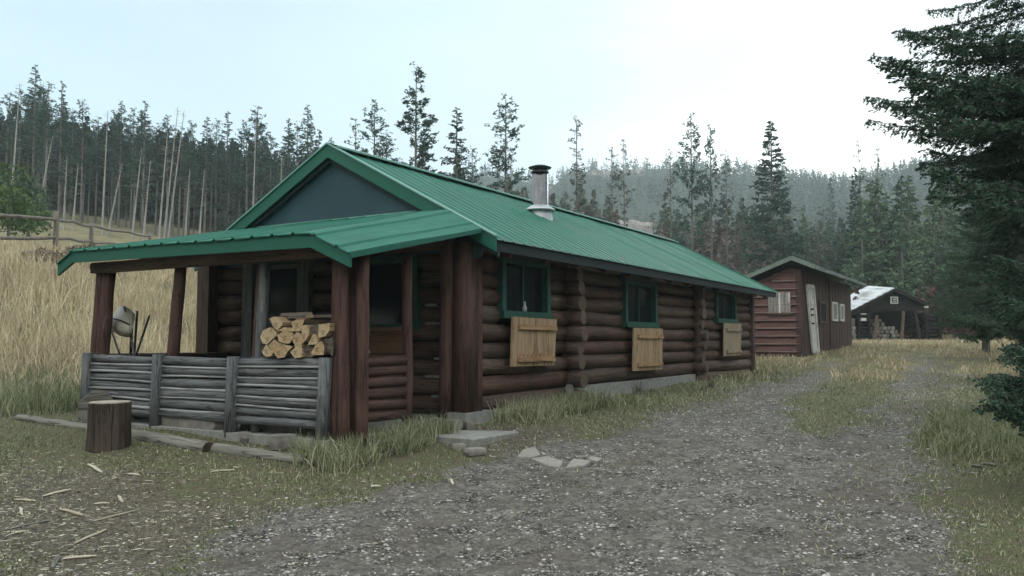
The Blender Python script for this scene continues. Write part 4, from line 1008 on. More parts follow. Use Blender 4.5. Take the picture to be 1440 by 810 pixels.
# ------------------------------------------------------------------ open woodshed of logs with corrugated iron
D = 41.0
wc = atd(1256, 478, D)
ws = thing('log_woodshed', 'low open-fronted log woodshed with rusted pale iron roof at the end of the track', 'woodshed', (wc.x, wc.y, G(wc.x, wc.y)), R(-6))
WSZ = G(wc.x, wc.y); s_ = D/F
def wx(px): return (px-1256)*s_
def wz(py): return (477-py)*s_+CAMZ-WSZ
mb = MB()                                   # roof: left slope seen from above-front, right slope short
def slope(x0, z0_, x1, z1_, y0, y1, rise, th=.05):
    n = 14; vs = []
    for k in range(n+1):
        t_ = k/n; h_ = .02*(k % 2)
        for (yy, rz_) in ((y0, 0), (y1, rise)):
            vs.append((x0+(x1-x0)*t_, yy, z0_+(z1_-z0_)*t_+h_+rz_))
    m_ = len(vs); vs += [(a, b, c-th) for a, b, c in vs]
    fs = []
    for k in range(n):
        a = 2*k; fs += [(a, a+2, a+3, a+1), (m_+a, m_+a+1, m_+a+3, m_+a+2), (a, m_+a, m_+a+2, a+2), (a+1, a+3, m_+a+3, m_+a+1)]
    mb.add(vs, fs)
slope(wx(1194), wz(438)+.02, wx(1256), wz(405), -.4, 3.6, .35)
rf = mb.build('iron_roof', M['iron'], ws)
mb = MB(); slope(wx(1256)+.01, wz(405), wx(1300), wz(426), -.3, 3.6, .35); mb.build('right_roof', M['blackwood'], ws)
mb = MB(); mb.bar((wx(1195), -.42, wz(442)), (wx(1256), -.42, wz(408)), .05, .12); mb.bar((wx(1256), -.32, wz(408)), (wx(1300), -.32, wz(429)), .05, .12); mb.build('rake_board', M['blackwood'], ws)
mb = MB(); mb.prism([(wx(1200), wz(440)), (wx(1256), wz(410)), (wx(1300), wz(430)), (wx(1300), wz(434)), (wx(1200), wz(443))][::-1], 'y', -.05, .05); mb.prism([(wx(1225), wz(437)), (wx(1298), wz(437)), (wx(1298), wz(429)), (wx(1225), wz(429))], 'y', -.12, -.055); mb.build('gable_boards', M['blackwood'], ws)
for x0, x1 in ((1206,1226), (1297,1320)):
    mb = MB(); 
    for q in range(7): 
        z_ = .1+q*.19; mb.log((wx(x0)+random.uniform(-.1,.05), 0, z_), (wx(x1)+random.uniform(-.05,.1), 0, z_), .098, 8, 0, 0, .1, seg=3)
        for xe in ((x0+3), (x1-3)): mb.log((wx(xe), -.22, z_+.09), (wx(xe), 3.4, z_+.09), .085, 8, 0, 0, .1, seg=3)
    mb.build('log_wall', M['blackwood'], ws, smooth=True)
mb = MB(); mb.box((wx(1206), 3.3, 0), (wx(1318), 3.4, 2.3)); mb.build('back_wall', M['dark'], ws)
mb = MB(); mb.box((wx(1226), 1.1, 0), (wx(1297), 1.2, 1.95)); mb.build('shade_panel', M['blackwood'], ws)  # added dark panel standing in for the shade inside the opening
mb = MB(); mb.box((wx(1252.5), -.14, wz(427)), (wx(1263), -.12, wz(417))); sg = mb.build('white_sign', M['signwhite'], ws)
mb = MB()
for (x0, y0, x1, y1) in ((1254.5,419,1256,425.5),(1256,419,1259.5,420.2),(1256,422,1260,423.2),(1256,424.3,1261,425.5),(1259.8,420,1261,422),(1260,423.2,1261.5,424.6)): mb.box((wx(x0), -.147, wz(y1)), (wx(x1), -.1405, wz(y0)))
mb.build('sign_mark', M['signdark'], sg)
mb = MB(); mb.box((wx(1211), -.20, wz(451)), (wx(1219), -.17, wz(447))); mb.box((wx(1211.5), -.19, wz(442)), (wx(1219), -.17, wz(440.6))); mb.box((wx(1297), -.2, wz(433)), (wx(1303), -.17, wz(430.5))); mb.build('pale_boards', M['whitepaint'], ws)
for k_, (x0, x1, z0_, z1_, lb_) in enumerate([(1262,1268,0,1.5,'tall grey board leaning in the opening of the woodshed'), (1287,1283,0,1.7,'dark plank leaning against the right wall of the woodshed'), (1226,1232,0,1.3,'short plank leaning beside the firewood pile in the woodshed')]):
    mb = MB(); mb.bar((0, 0, 0), (wx(x1)-wx(x0), .25, z1_), .15, .03, up=(0,1,0)); o = mb.build('leaning_plank', M['log_z'] if k_ != 1 else M['blackwood'])
    p_ = (wc.x+wx(x0)*math.cos(R(-6))+.35*math.sin(R(6)), wc.y+wx(x0)*math.sin(R(-6))-.35, WSZ); o.location = p_; o.rotation_euler = (0, 0, R(-6)); tag(o, lb_, 'plank')
# firewood inside and beside the woodshed
import bmesh
def roundwood(r, L):
    mb = MB(); m_ = 6; mb.prism([(r*math.cos(6.28*j/m_)*random.uniform(.8, 1.1), r+r*math.sin(6.28*j/m_)*random.uniform(.8, 1.1)) for j in range(m_)], 'y', 0, L, 1, 0); return mb
protos = []
for k in range(5):
    o = roundwood(.115, .45).build('split_log', [M['greyship'] if k % 2 else M['drift'], M['barkx']]); protos.append(o)
used = [0]*5; cnt = 0
def place_log(x, y, z, label, group):
    global cnt
    i = cnt % 5; cnt += 1
    if used[i]: o = protos[i].copy(); COL.objects.link(o)
    else: o = protos[i]; used[i] = 1
    o.location = (x, y, z); o.rotation_euler = (0, 0, R(-6)+random.uniform(-.15, .15)); tag(o, label, 'firewood', group)
ca_, sa_ = math.cos(R(-6)), math.sin(R(-6))
def wsw(x, y, z): return (wc.x+x*ca_-y*sa_, wc.y+x*sa_+y*ca_, WSZ+z)
for row in range(6):
    nrow = [8, 8, 7, 6, 4, 3][row]
    for q in range(nrow):
        place_log(*wsw(wx(1228)+q*.205+.08*(row % 2)+random.uniform(-.02, .02), .35+random.uniform(-.08, .08), row*.185), 'split log in the grey pile inside the open woodshed', 'firewood piled inside the woodshed')
for row in range(6):
    for q in range(2): place_log(*wsw(wx(1196)+q*.22+random.uniform(-.02, .02), -.1+random.uniform(-.05, .05), row*.185), 'pale split log in the narrow stack outside the left wall of the woodshed', 'firewood stacked outside the woodshed')

# ------------------------------------------------------------------ rail fence on the bank
fp = [(-60,362,24), (75,350,27.5), (125,347,34), (208,348,43)]
FPts = []
for px, py, d in fp:
    x = (px-720)/F*d; FPts.append(Vector((x, d, G(x, d))))
fn = thing('rail_fence', 'weathered two-rail wooden fence along the top of the grassy bank', 'fence', FPts[1])
for k, p in enumerate(FPts):
    mb = MB(); b = p-FPts[1]; mb.log((b.x, b.y, b.z-.2), (b.x, b.y, b.z+1.32+(.06 if k == 1 else 0)), .085, 8, 0, 0, .08, seg=3); mb.build('fence_post', M['fencewood'], fn, smooth=True)
for a, b in zip(FPts[:-1], FPts[1:]):
    for h_ in (1.12, .48):
        mb = MB(); mb.log(a-FPts[1]+Vector((0,-.08,h_)), b-FPts[1]+Vector((0,-.08,h_)), .055, 8, 0, 0, .1, sag=.03); mb.build('fence_rail', M['fencewood'], fn, smooth=True)
for k, (px, d, s, lb) in enumerate([(120,26.2,.55,'small dark shrub in the dry grass just below the fence'), (60,24.5,.45,'low dark shrub left of the other one below the fence')]):
    x = (px-720)/F*d; n = 420; a = RNG.uniform(0, 6.28, n); rr3 = s*RNG.uniform(0, 1, n)**.6
    C3 = np.stack([np.cos(a)*rr3*1.4, np.sin(a)*rr3, RNG.uniform(.1, 1, n)*s*(1-.4*rr3/s)], -1)
    dr_ = RNG.normal(0, 1, (n, 3)); dr_ /= np.linalg.norm(dr_, axis=1)[:, None]; sd_ = np.cross(dr_, RNG.normal(0, 1, (n, 3))); sd_ /= np.linalg.norm(sd_, axis=1)[:, None]
    P = np.stack([C3-dr_*.07-sd_*.015, C3+dr_*.07-sd_*.01, C3+dr_*.07+sd_*.01, C3-dr_*.07+sd_*.015], 1).reshape(-1, 3)
    tag(link('dry_shrub', npmesh('dry_shrub', P, np.arange(n*4).reshape(-1, 4), [M['brownbrush']], np.repeat(RNG.uniform(0, 1, n), 4)), None, (x, d, G(x, d)+.2)), lb, 'shrub')

# ------------------------------------------------------------------ trees
def cards(C, Dv, ln, wd, rg):
    """elongated quads at centres C along directions Dv"""
    n = len(C); Dv = Dv/np.linalg.norm(Dv, axis=1)[:, None]
    s = np.cross(Dv, rg.normal(0, 1, (n, 3))); s /= np.linalg.norm(s, axis=1)[:, None]+1e-9
    ln = np.broadcast_to(ln, n)[:, None]/2; wd = np.broadcast_to(wd, n)[:, None]/2
    return np.stack([C-Dv*ln-s*wd*.7, C+Dv*ln*.4-s*wd, C+Dv*ln, C+Dv*ln*.4+s*wd], 1).reshape(-1, 3)
def trunk_arr(H, r0, lean, n=7, seg=7, r1=.02, curve=0.0):
    V = []; 
    for i in range(seg+1):
        t_ = i/seg; z = H*t_
        for j in range(n):
            a = 2*np.pi*j/n; r = r0*(1-t_)+r1*t_
            V.append((r*np.cos(a)+lean[0]*z+curve*np.sin(t_*3)*.3, r*np.sin(a)+lean[1]*z, z-.3*(i == 0)))
    Q = [(i*n+j, i*n+(j+1) % n, (i+1)*n+(j+1) % n, (i+1)*n+j) for i in range(seg) for j in range(n)]
    return np.array(V), np.array(Q)
def crown_arr(seed, H, base, Rm, style, nb, per, size=1.0):
    rg = np.random.default_rng(seed); C = []; Dv = []; tin = []; TV = []; 
    for b in range(nb):
        t_ = (b+rg.uniform(0, 1))/nb                       # 0 bottom .. 1 top
        z = H*(base+(1-base)*t_)
        a = rg.uniform(0, 2*np.pi)
        if style == 'spruce': L = Rm*(1-t_)**.85*rg.uniform(.7, 1.1)+.12; el0, el1 = -.15-.25*(1-t_), .10
        elif style == 'pine': L = Rm*min(1, .45+t_*2.5)*(1-t_)**.62*rg.uniform(.35, 1.2)*1.25+.10; el0, el1 = .12+.35*t_, .55
        else: L = Rm*(.25+.75*(1-t_)**.6)*rg.uniform(.3, 1.1); el0, el1 = .0+.3*t_, .35
        if rg.uniform() < {'spruce': .05, 'pine': .18, 'sparse': .30}[style]: continue
        if style == 'pine' and np.sin(z*2.9+a*1.4+seed) > .80 and t_ < .9: continue
        k = max(3, int(per*L/Rm)+2); s = (np.arange(k)+rg.uniform(0, 1, k))/k
        s = .18+.82*s**.8 if style == 'spruce' else .3+.7*s**.7
        if style != 'spruce':
            m_ = max(1, int(L/.24+.5)); k = m_*max(4, int(per*.30*min(1, .3+L))); s = np.repeat(np.clip(.3+.7*(np.arange(m_)+rg.uniform(.2, 1, m_))/m_, 0, 1.05), k//m_); k = len(s)
        el = el0+(el1-el0)*s
        x = np.cos(a)*L*s; y = np.sin(a)*L*s; zz = z+L*s*np.sin(el)*(.8)
        clr = .10*L if style == 'spruce' else .075
        if style != 'spruce': jit = np.repeat(rg.normal(0, .07, (m_, 3)), k//m_, 0)
        else: jit = 0
        P = np.stack([x, y, zz], -1)+jit+rg.normal(0, clr, (k, 3))*np.array([1, 1, .75 if style != 'spruce' else .55])
        d = np.stack([np.cos(a)+rg.normal(0, .55, k), np.sin(a)+rg.normal(0, .55, k), rg.normal(.15 if style != 'spruce' else -.15, .45, k)], -1)
        C.append(P); Dv.append(d); tin.append(np.clip(rg.uniform(0, .8)+rg.normal(0, .15, k)+.2*s, 0, 1))
        # limb
        e = np.array([np.cos(a)*L*.9, np.sin(a)*L*.9, z+L*.9*np.sin(el1)*.6]); b0 = np.array([0, 0, z-.05]); w_ = .018+.012*(1-t_); sdv = np.array([-np.sin(a), np.cos(a), 0])*w_
        TV += [b0-sdv, e-sdv*.3, e+sdv*.3, b0+sdv]; up = np.array([0, 0, w_]); TV += [b0-up, e-up*.3, e+up*.3, b0+up]
    C = np.concatenate(C); Dv = np.concatenate(Dv); tin = np.concatenate(tin); n = len(C)
    P = cards(C, Dv, rg.uniform(.16, .40, n)*size, rg.uniform(.06, .15, n)*size, rg)
    TV = np.array(TV)
    return P, np.repeat(tin, 4), TV
TREES = {}
def make_tree_mesh(key, seed, H, base, Rm, style, nb, per, leaf, bark, r0=.13, lean=(0, 0), size=1.0):
    P, tt, TV = crown_arr(seed, H, base, Rm, style, nb, per, size)
    TV = TV+np.stack([lean[0]*TV[:, 2], lean[1]*TV[:, 2], 0*TV[:, 2]], -1); P = P+np.stack([lean[0]*P[:, 2], lean[1]*P[:, 2], 0*P[:, 2]], -1)
    V, Q = trunk_arr(H*.98, r0, lean)
    n0 = len(V); V2 = np.concatenate([V, TV]); Q2 = np.concatenate([Q, n0+np.arange(len(TV)).reshape(-1, 4)])
    tm = npmesh(key+'_trunk', V2, Q2, [bark]); cm = npmesh(key+'_crown', P, np.arange(len(P)).reshape(-1, 4), [leaf], tt)
    TREES[key] = (tm, cm, H)
def snag_mesh(key, seed, H, lean, r0=.11, nb=30, top=1.0):
    rg = np.random.default_rng(seed); V, Q = trunk_arr(H, r0, lean, r1=.015); TV = []
    for b in range(nb):
        z = H*rg.uniform(.45, .99); a = rg.uniform(0, 6.28); L = rg.uniform(.15, .8)*(1.2-z/H*.7); w_ = .012
        b0 = np.array([lean[0]*z, lean[1]*z, z]); e = b0+np.array([np.cos(a)*L, np.sin(a)*L, rg.uniform(-.2, .35)*L]); sv = np.array([0, 0, w_]); s2 = np.array([-np.sin(a), np.cos(a), 0])*w_
        TV += [b0-sv, e-sv*.3, e+sv*.3, b0+sv, b0-s2, e-s2*.3, e+s2*.3, b0+s2]
    n0 = len(V); TREES[key] = (npmesh(key, np.concatenate([V, TV]), np.concatenate([Q, n0+np.arange(len(TV)).reshape(-1, 4)]), [M['snag']]), None, H)
for k in range(7): make_tree_mesh('pineA%d' % k, 100+k, 11, [.44,.50,.40,.54,.26,.48,.45][k], [1.25,1.05,1.3,.95,1.35,1.1,1.3][k], ['pine','pine','spruce','pine','spruce','pine','pine'][k], 105, 24, M['pine'], M['trunk'], .12, (random.uniform(-.02, .02), 0), .8)
for k in range(3): make_tree_mesh('spruceA%d' % k, 200+k, 11, [.10,.14,.05][k], [1.7,1.45,1.9][k], 'spruce', 140, 28, M['spruce'], M['trunk'], .13, (0, 0), 1.0)
for k in range(4): make_tree_mesh('spruceL%d' % k, 230+k, 9, .03, [2.0,1.7,2.2,1.9][k], 'spruce', 130, 34, M['lightgreen'], M['trunk'], .12, (0, 0), 1.1)
for k in range(3): make_tree_mesh('sparse%d' % k, 260+k, 11, [.4,.3,.5][k], [1.1,1.3,.9][k], 'sparse', 70, 20, M['sparse'], M['trunk'], .10, (0, 0), .8)
for k in range(3): snag_mesh('snag%d' % k, 300+k, 9, (.0+.01*k, 0), .10)
def put_tree(key, x, y, H, label, name='pine_tree', cat='tree', group=None, rz=None, sxy=None, lean=0.0):
    tm, cm, H0 = TREES[key]; s = H/H0
    r = thing(name, label, cat, (x, y, G(x, y)-.05), random.uniform(0, 6.28) if rz is None else rz, group)
    k = s if sxy is None else sxy
    r.scale = (k, k, s); r.rotation_euler[1] = 0
    link('trunk', tm, r)
    if cm: link('crown', cm, r)
    if lean: r.rotation_euler = (0, lean, 0)
    return r
def top_tree(key, px, ytop, d, label, sxy=None, name='pine_tree', rz=None, group=None):
    x = (px-720)/F*d; z = CAMZ+(477-ytop)/F*d; H = z-G(x, d); return put_tree(key, x, d, H, label, name, 'tree', group, rz, sxy)
# specimens against the sky behind the roof
make_tree_mesh('tallpine', 401, 12, .14, 1.35, 'pine', 150, 46, M['pine'], M['trunk'], .13, (0, 0), .8)
make_tree_mesh('fullpine', 405, 11, .12, 1.65, 'spruce', 140, 50, M['pine'], M['trunk'], .13, (.01, 0), .75)
make_tree_mesh('opencrown', 409, 11, .20, 1.55, 'pine', 120, 36, M['pine'], M['trunk'], .12, (0, 0), .75)
make_tree_mesh('bigspruce', 411, 15, .04, 3.0, 'spruce', 230, 60, M['spruce'], M['trunk'], .2, (0, 0), 1.15)
top_tree('tallpine', 583, 84, 42, 'tallest pine against the sky, left of the stovepipe', name='pine_tree')
top_tree('opencrown', 524, 135, 46, 'dark pine just right of the cabin roof peak', .8)
top_tree('pineA5', 545, 182, 47, 'short dark pine between the roof peak pine and the tallest pine', .9)
top_tree('sparse1', 497, 163, 50, 'thin see-through pine directly above the roof peak', .8)
top_tree('fullpine', 640, 146, 43, 'bushy dark pine between the tallest pine and the open-crowned pine', .95)
top_tree('pineA3', 664, 205, 44, 'small pine leaning on the bushy dark pine', .7)
top_tree('opencrown', 711, 128, 48, 'open-crowned pine with bare whip top left of the stovepipe', 1.0, rz=1.2)
top_tree('sparse2', 812, 160, 52, 'lone spindly bare-looking pine right of the stovepipe', .9)
top_tree('sparse0', 862, 203, 58, 'small sparse pine, left one of the twin pair above the roof', .8)
top_tree('sparse1', 879, 192, 58, 'small sparse pine, right one of the twin pair above the roof', .7)
top_tree('sparse0', 945, 205, 60, 'low thin pine left of the tall double-topped pine', .8)
top_tree('opencrown', 975, 156, 62, 'tall open pine above the far end of the cabin roof', 1.0, rz=2.5)
top_tree('pineA1', 1002, 170, 63, 'narrow pine touching the right side of the tall open pine', .8)
top_tree('sparse2', 1024, 210, 64, 'low thin pine right of the narrow pine', 1.0)
top_tree('bigspruce', 1089, 165, 62, 'broad dark cone-shaped spruce rising above the far hillside', None, 'spruce_tree')
top_tree('sparse0', 1213, 193, 66, 'spindly spruce against the bright sky left of the near fir', .6, 'spruce_tree')
top_tree('spruceA1', 1207, 232, 64, 'dark spruce top below the spindly spruce', .8, 'spruce_tree')
top_tree('sparse1', 1240, 205, 60, 'thin bare-topped spruce beside the near fir branches', .6, 'spruce_tree')
top_tree('spruceA0', 1172, 245, 150, 'tiny spruce standing alone on the far skyline', 1.2, 'spruce_tree')
# mixed trees at mid distance right of the roof
for k in range(34):
    px = 1190+random.uniform(0, 230); d = random.uniform(50, 80); yt = random.uniform(238, 330)
    top_tree('spruceL%d' % random.randint(0, 3) if random.random() < .75 else 'spruceA%d' % random.randint(0, 2), px, yt, d, 'soft green spruce in the thicket behind the woodshed', None, 'spruce_tree', None, 'spruces behind the woodshed')
for k in range(46):
    px = 650+random.uniform(0, 560); px += 70*(850 < px < 935); d = random.uniform(62, 105); yt = random.uniform(285, 345)
    top_tree(random.choice(['sparse0', 'sparse1', 'sparse2', 'spruceL1', 'pineA2', 'pineA0', 'spruceL0']), px, yt, d, 'greyish mid-distance tree in the woodland behind the cabin roof', .9, 'woodland_tree', None, 'woodland trees behind the cabin')
# forest on the left
sky = [(0,125),(20,118),(40,84),(58,112),(78,105),(95,150),(110,135),(130,160),(152,150),(163,136),(180,148),(197,134),(215,170),(232,158),(248,175),(262,165),(285,160),(300,165),(314,150),(332,178),(345,165),(357,145),(378,185),(400,162),(414,168),(430,142),(445,178)]
for k, (px, yt) in enumerate(sky):
    d = random.uniform(58, 68); top_tree('pineA%d' % (k % 7) if px < 395 else ['tallpine', 'pineA2', 'spruceA1', 'fullpine'][k % 4], px, yt, d, 'tall slender pine in the dense forest beyond the rail fence', None, 'pine_tree', None, 'pines of the forest beyond the fence')
for k in range(140):
    px = random.uniform(-120, 480); d = random.uniform(60, 95)
    lim = np.interp(px, [p[0] for p in sky], [p[1] for p in sky])+random.uniform(8, 70)
    top_tree('pineA%d' % random.randint(0, 6) if random.random() < .8 else 'spruceA%d' % random.randint(0, 2), px, lim, d, 'tall slender pine in the dense forest beyond the rail fence', None, 'pine_tree', None, 'pines of the forest beyond the fence')
# pale dead trunks seen in front of the forest
sn = [(40,345,66,185,'long pale trunk leaning right near the left end of the fence'), (8,330,16,110,'pale trunk at the left edge of the forest'), (85,330,87,215,'straight pale trunk between the first two fence posts'), (98,328,103,225,'straight pale trunk just left of the second fence post'), (140,330,143,150,'tall straight pale trunk right of the second fence post'), (148,330,166,225,'broken pale trunk leaning right by the third fence post'), (183,328,193,205,'slim pale trunk left of the hanging dead bough'), (199,328,206,222,'pale trunk with a hanging dead bough'), (221,330,229,180,'left one of the three close pale trunks'), (228,330,243,145,'middle one of the three close pale trunks'), (234,330,252,150,'right one of the three close pale trunks'), (258,328,262,235,'short pale trunk right of the three close ones'), (278,326,283,236,'pale trunk left of the roof slope'), (353,300,355,160,'pale trunk rising above the left roof slope'), (392,270,392,215,'short pale trunk above the upper left roof slope')]
for k, (x0, y0, x1, y1, lb) in enumerate(sn):
    d = 52+k*.3; xa = (x0-720)/F*d; za = G(xa, d); zt = CAMZ+(477-y1)/F*d; H = zt-za; xt = (x1-720)/F*d
    yb = 477-(za-CAMZ)/d*F; xa = xt-(x1-x0)/F*d*(yb-y1)/max(20, (y0-y1))
    snag_mesh('snagx%d' % k, 330+k, H, ((xt-xa)/H, 0), .085, 34)
    put_tree('snagx%d' % k, xa, d, H, lb, 'dead_trunk', 'dead tree', None, rz=0)
# bright bush at the left edge
def bush(px, d, H, Rm, mat, label, n=2600, seed=5):
    rg = np.random.default_rng(seed); x = (px-720)/F*d; root = thing('leafy_tree', label, 'tree', (x, d, G(x, d)))
    cl = rg.normal(0, 1, (26, 3)); cl /= np.linalg.norm(cl, axis=1)[:, None]; cl *= rg.uniform(.3, 1, (26, 1)); cl = cl*np.array([Rm, Rm, H*.42])+np.array([0, 0, H*.56])
    i = rg.integers(0, 26, n); C = cl[i]+rg.normal(0, .17*Rm, (n, 3)); C[:, 2] = np.clip(C[:, 2], .1, H)
    P = cards(C, rg.normal(0, 1, (n, 3)), rg.uniform(.10, .2, n), rg.uniform(.06, .12, n), rg)
    link('crown', npmesh('crown', P, np.arange(4*n).reshape(-1, 4), [mat], np.repeat(np.clip(rg.uniform(0, .6, 26)[i]+rg.uniform(0, .4, n), 0, 1), 4)), root)
    V, Q = trunk_arr(H*.7, .08, (0, 0)); link('trunk', npmesh('trunk', V, Q, [M['trunk']]), root)
bush(8, 33, 3.3, 1.5, M['bush'], 'bright green leafy small tree above the fence at the left edge')
bush(36, 36, 3.4, 1.1, M['lightgreen'], 'greyer leafy small tree right of the bright green one by the fence', seed=9)

# far forests: low-detail conifers merged (uncountable mass)
def lowtree(rg, H, Rm, n=46):
    t_ = rg.uniform(0, 1, n)**.8; a = rg.uniform(0, 6.28, n); L = Rm*(1-t_)*rg.uniform(.5, 1.1, n)+.1
    C = np.stack([np.cos(a)*L*.6, np.sin(a)*L*.6, H*(.1+.88*t_)], -1)
    D_ = np.stack([np.cos(a), np.sin(a), rg.uniform(-.5, .1, n)], -1)
    P = cards(C, D_, L*1.1+.25, .5+.35*L, rg)
    return P
def forest(name, N, rfun, pxr, rr, H, mat, label, n=46, thin=None, behind=False):
    rg = np.random.default_rng(N); tm = [lowtree(rg, 1.0*10, 1.9, n) for _ in range(8)]; VV = []; TT = []
    for k in range(N):
        px = rg.uniform(*pxr); r_ = rr[0]+(rr[1]-rr[0])*rg.uniform(0, 1)**rfun
        y = r_/math.hypot(1, (px-720)/F); x = (px-720)/F*y
        if behind:
            az = rg.uniform(R(75), R(285))
            if R(203) < az < R(222): continue
            x = math.sin(az)*r_; y = math.cos(az)*r_
        if thin is not None and thin(x, y, rg): continue
        s = rg.uniform(*H)/10; a = rg.uniform(0, 6.28); c, s2 = math.cos(a), math.sin(a)
        P = tm[k % 8]*s; P = np.stack([P[:, 0]*c-P[:, 1]*s2+x, P[:, 0]*s2+P[:, 1]*c+y, P[:, 2]+G(x, y)], -1)
        VV.append(P); TT.append(np.clip(np.full(len(P), rg.uniform(0, .7))+np.repeat(rg.uniform(0, .3, len(P)//4), 4), 0, 1))
    V_ = np.concatenate(VV); o = link(name, npmesh(name, V_, np.arange(len(V_)).reshape(-1, 4), [mat], np.concatenate(TT)))
    return tag(o, label, 'forest', kind='stuff')
forest('hillside_forest', 4600, .75, (480, 1750), (150, 500), (6, 10), M['hillwood'], 'far hazy conifer forest covering the hillside', 40, lambda x, y, rg: _n2(x, y, .05, 4) > .55 or (math.hypot(x, y) < 275 and 862 < 720+F*x/y < 930))
forest('valley_forest', 800, .8, (560, 1700), (95, 200), (8, 13), M['hillwood'], 'grey green woodland on the lower slope behind the cabin and sheds', 110, lambda x, y, rg: 862 < 720+F*x/y < 930)
forest('leafless_woods', 700, .8, (640, 1200), (80, 170), (5, 9), M['brownbrush'], 'leafless brown woodland behind the cabin roof', 130, lambda x, y, rg: 868 < 720+F*x/y < 922)
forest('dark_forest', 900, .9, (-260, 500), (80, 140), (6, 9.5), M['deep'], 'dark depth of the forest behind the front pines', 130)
forest('forest_behind', 620, 1, (-1, 1), (24, 55), (15, 20), M['deep'], 'dark conifer forest standing across the track behind the viewer', 60, behind=True)
forest('red_brush', 260, 1, (1150, 1500), (46, 60), (1.4, 2.9), M['redbrush'], 'reddish leafless brush behind the woodshed', 90)
# rock outcrop on the hillside
for (px, r_, w_, h_, lb, sd_) in ((885, 262, 7, 5, 'pinkish rock outcrop showing just above the far end of the roof', 1), (910, 262, 5, 4, 'smaller pinkish rock right of the outcrop above the roof', 2), (842, 425, 12, 4.5, 'pale cliff band just below the wooded ridge, left of the other', 3), (886, 425, 16, 4, 'pale cliff band just below the wooded ridge, right of the other', 4)):
    x = (px-720)/F*r_; z = G(x, r_); rockmesh(w_, 6, h_, 50+sd_, M['cliff'], 'rock_outcrop', lb, 'rock outcrop', (x, r_, G(x, r_)-.5), 0, None, .5)

# ------------------------------------------------------------------ near fir on the right
def bough_template(seed, L=2.6, droop=.35):
    rg = np.random.default_rng(seed); C = []; D_ = []; tn = []; wood_ = []
    n = int(L/.075)
    for i in range(n):
        s = .12+.88*(i+.5)/n; ax = np.array([L*s, .06*np.sin(s*5+seed), -droop*L*.35*s**1.3+.12*L*s**4])
        for sgn in (-1, 1):
            tl_ = (.12+.55*np.sin(np.pi*min(1, .15+s*.85))**.9*(1.15-s))*rg.uniform(.6, 1.15)
            if rg.uniform() < .10: continue
            ang = sgn*rg.uniform(.75, 1.15); dz = rg.uniform(-.55, -.05)
            dv = np.array([np.cos(ang), np.sin(ang), dz]); dv /= np.linalg.norm(dv)
            k = int(tl_/.018)+4; tt = np.sort(rg.uniform(0, 1, k))
            P = ax+dv*tl_*tt[:, None]+np.stack([0*tt, 0*tt, -.18*tl_*tt**2], -1)+rg.normal(0, .012, (k, 3))
            # secondary twiglets
            m_ = k//2; off = rg.uniform(-1, 1, (m_, 1))*np.array([[-dv[1], dv[0], 0]])*.10*rg.uniform(.3, 1, (m_, 1))*(1.1-tt[:m_, None]); P2 = P[rg.integers(0, k, m_)]+off+rg.normal(0, .01, (m_, 3))
            PP = np.concatenate([P, P2]); C.append(PP)
            dd_ = dv[None]+rg.normal(0, .55, (len(PP), 3)); D_.append(dd_); tn.append(np.clip(np.full(len(PP), rg.uniform(0, .6))+rg.uniform(0, .4, len(PP)), 0, 1))
            w_ = .004; e = ax+dv*tl_; sv = np.array([0, 0, w_]); wood_ += [ax-sv, e-sv*.4, e+sv*.4, ax+sv]
    for i in range(8):
        s0, s1 = i/8, (i+1)/8
        f = lambda s: np.array([L*s, .06*np.sin(s*5+seed), -droop*L*.35*s**1.3+.12*L*s**4])
        for sv in (np.array([0, 0, .018*(1-s0*.8)]), np.array([0, .018*(1-s0*.8), 0])): wood_ += [f(s0)-sv, f(s1)-sv*.85, f(s1)+sv*.85, f(s0)+sv]
    C = np.concatenate(C); D_ = np.concatenate(D_); 
    P = cards(C, D_, rg.uniform(.035, .080, len(C)), rg.uniform(.013, .026, len(C)), rg)
    return P, np.repeat(np.concatenate(tn), 4), np.array(wood_)
BT = [bough_template(s, 2.6, d) for s, d in ((1, .35), (2, .55), (3, .2), (4, .45), (5, .7))]
def fir(x, y, H, label, boughs, r0=.18, mat='fir', scale=1.0):
    root = thing('fir_tree', label, 'tree', (x, y, G(x, y)-.05)); z0_ = G(x, y)-.05
    VV = []; TT = []; WW = []
    for (z, az, L, k) in boughs:
        P, tt, w_ = BT[k % 5]; s = L/2.6; c, s2 = math.cos(az), math.sin(az)
        def T(A):
            A = A*np.array([s, .6+.4*s, .6+.4*s]); return np.stack([A[:, 0]*c-A[:, 1]*s2, A[:, 0]*s2+A[:, 1]*c, A[:, 2]+z-z0_], -1)
        VV.append(T(P)); TT.append(tt); WW.append(T(w_))
    V_ = np.concatenate(VV); link('crown', npmesh('crown', V_, np.arange(len(V_)).reshape(-1, 4), [M[mat]], np.concatenate(TT)), root)
    V, Q = trunk_arr(H, r0, (0, 0), 10, 8); W_ = np.concatenate(WW)
    link('trunk', npmesh('trunk', np.concatenate([V, W_]), np.concatenate([Q, len(V)+np.arange(len(W_)).reshape(-1, 4)]), [M['trunk']]), root)
rg = np.random.default_rng(77)
bs = []
fx, fy = 6.55, 9.6
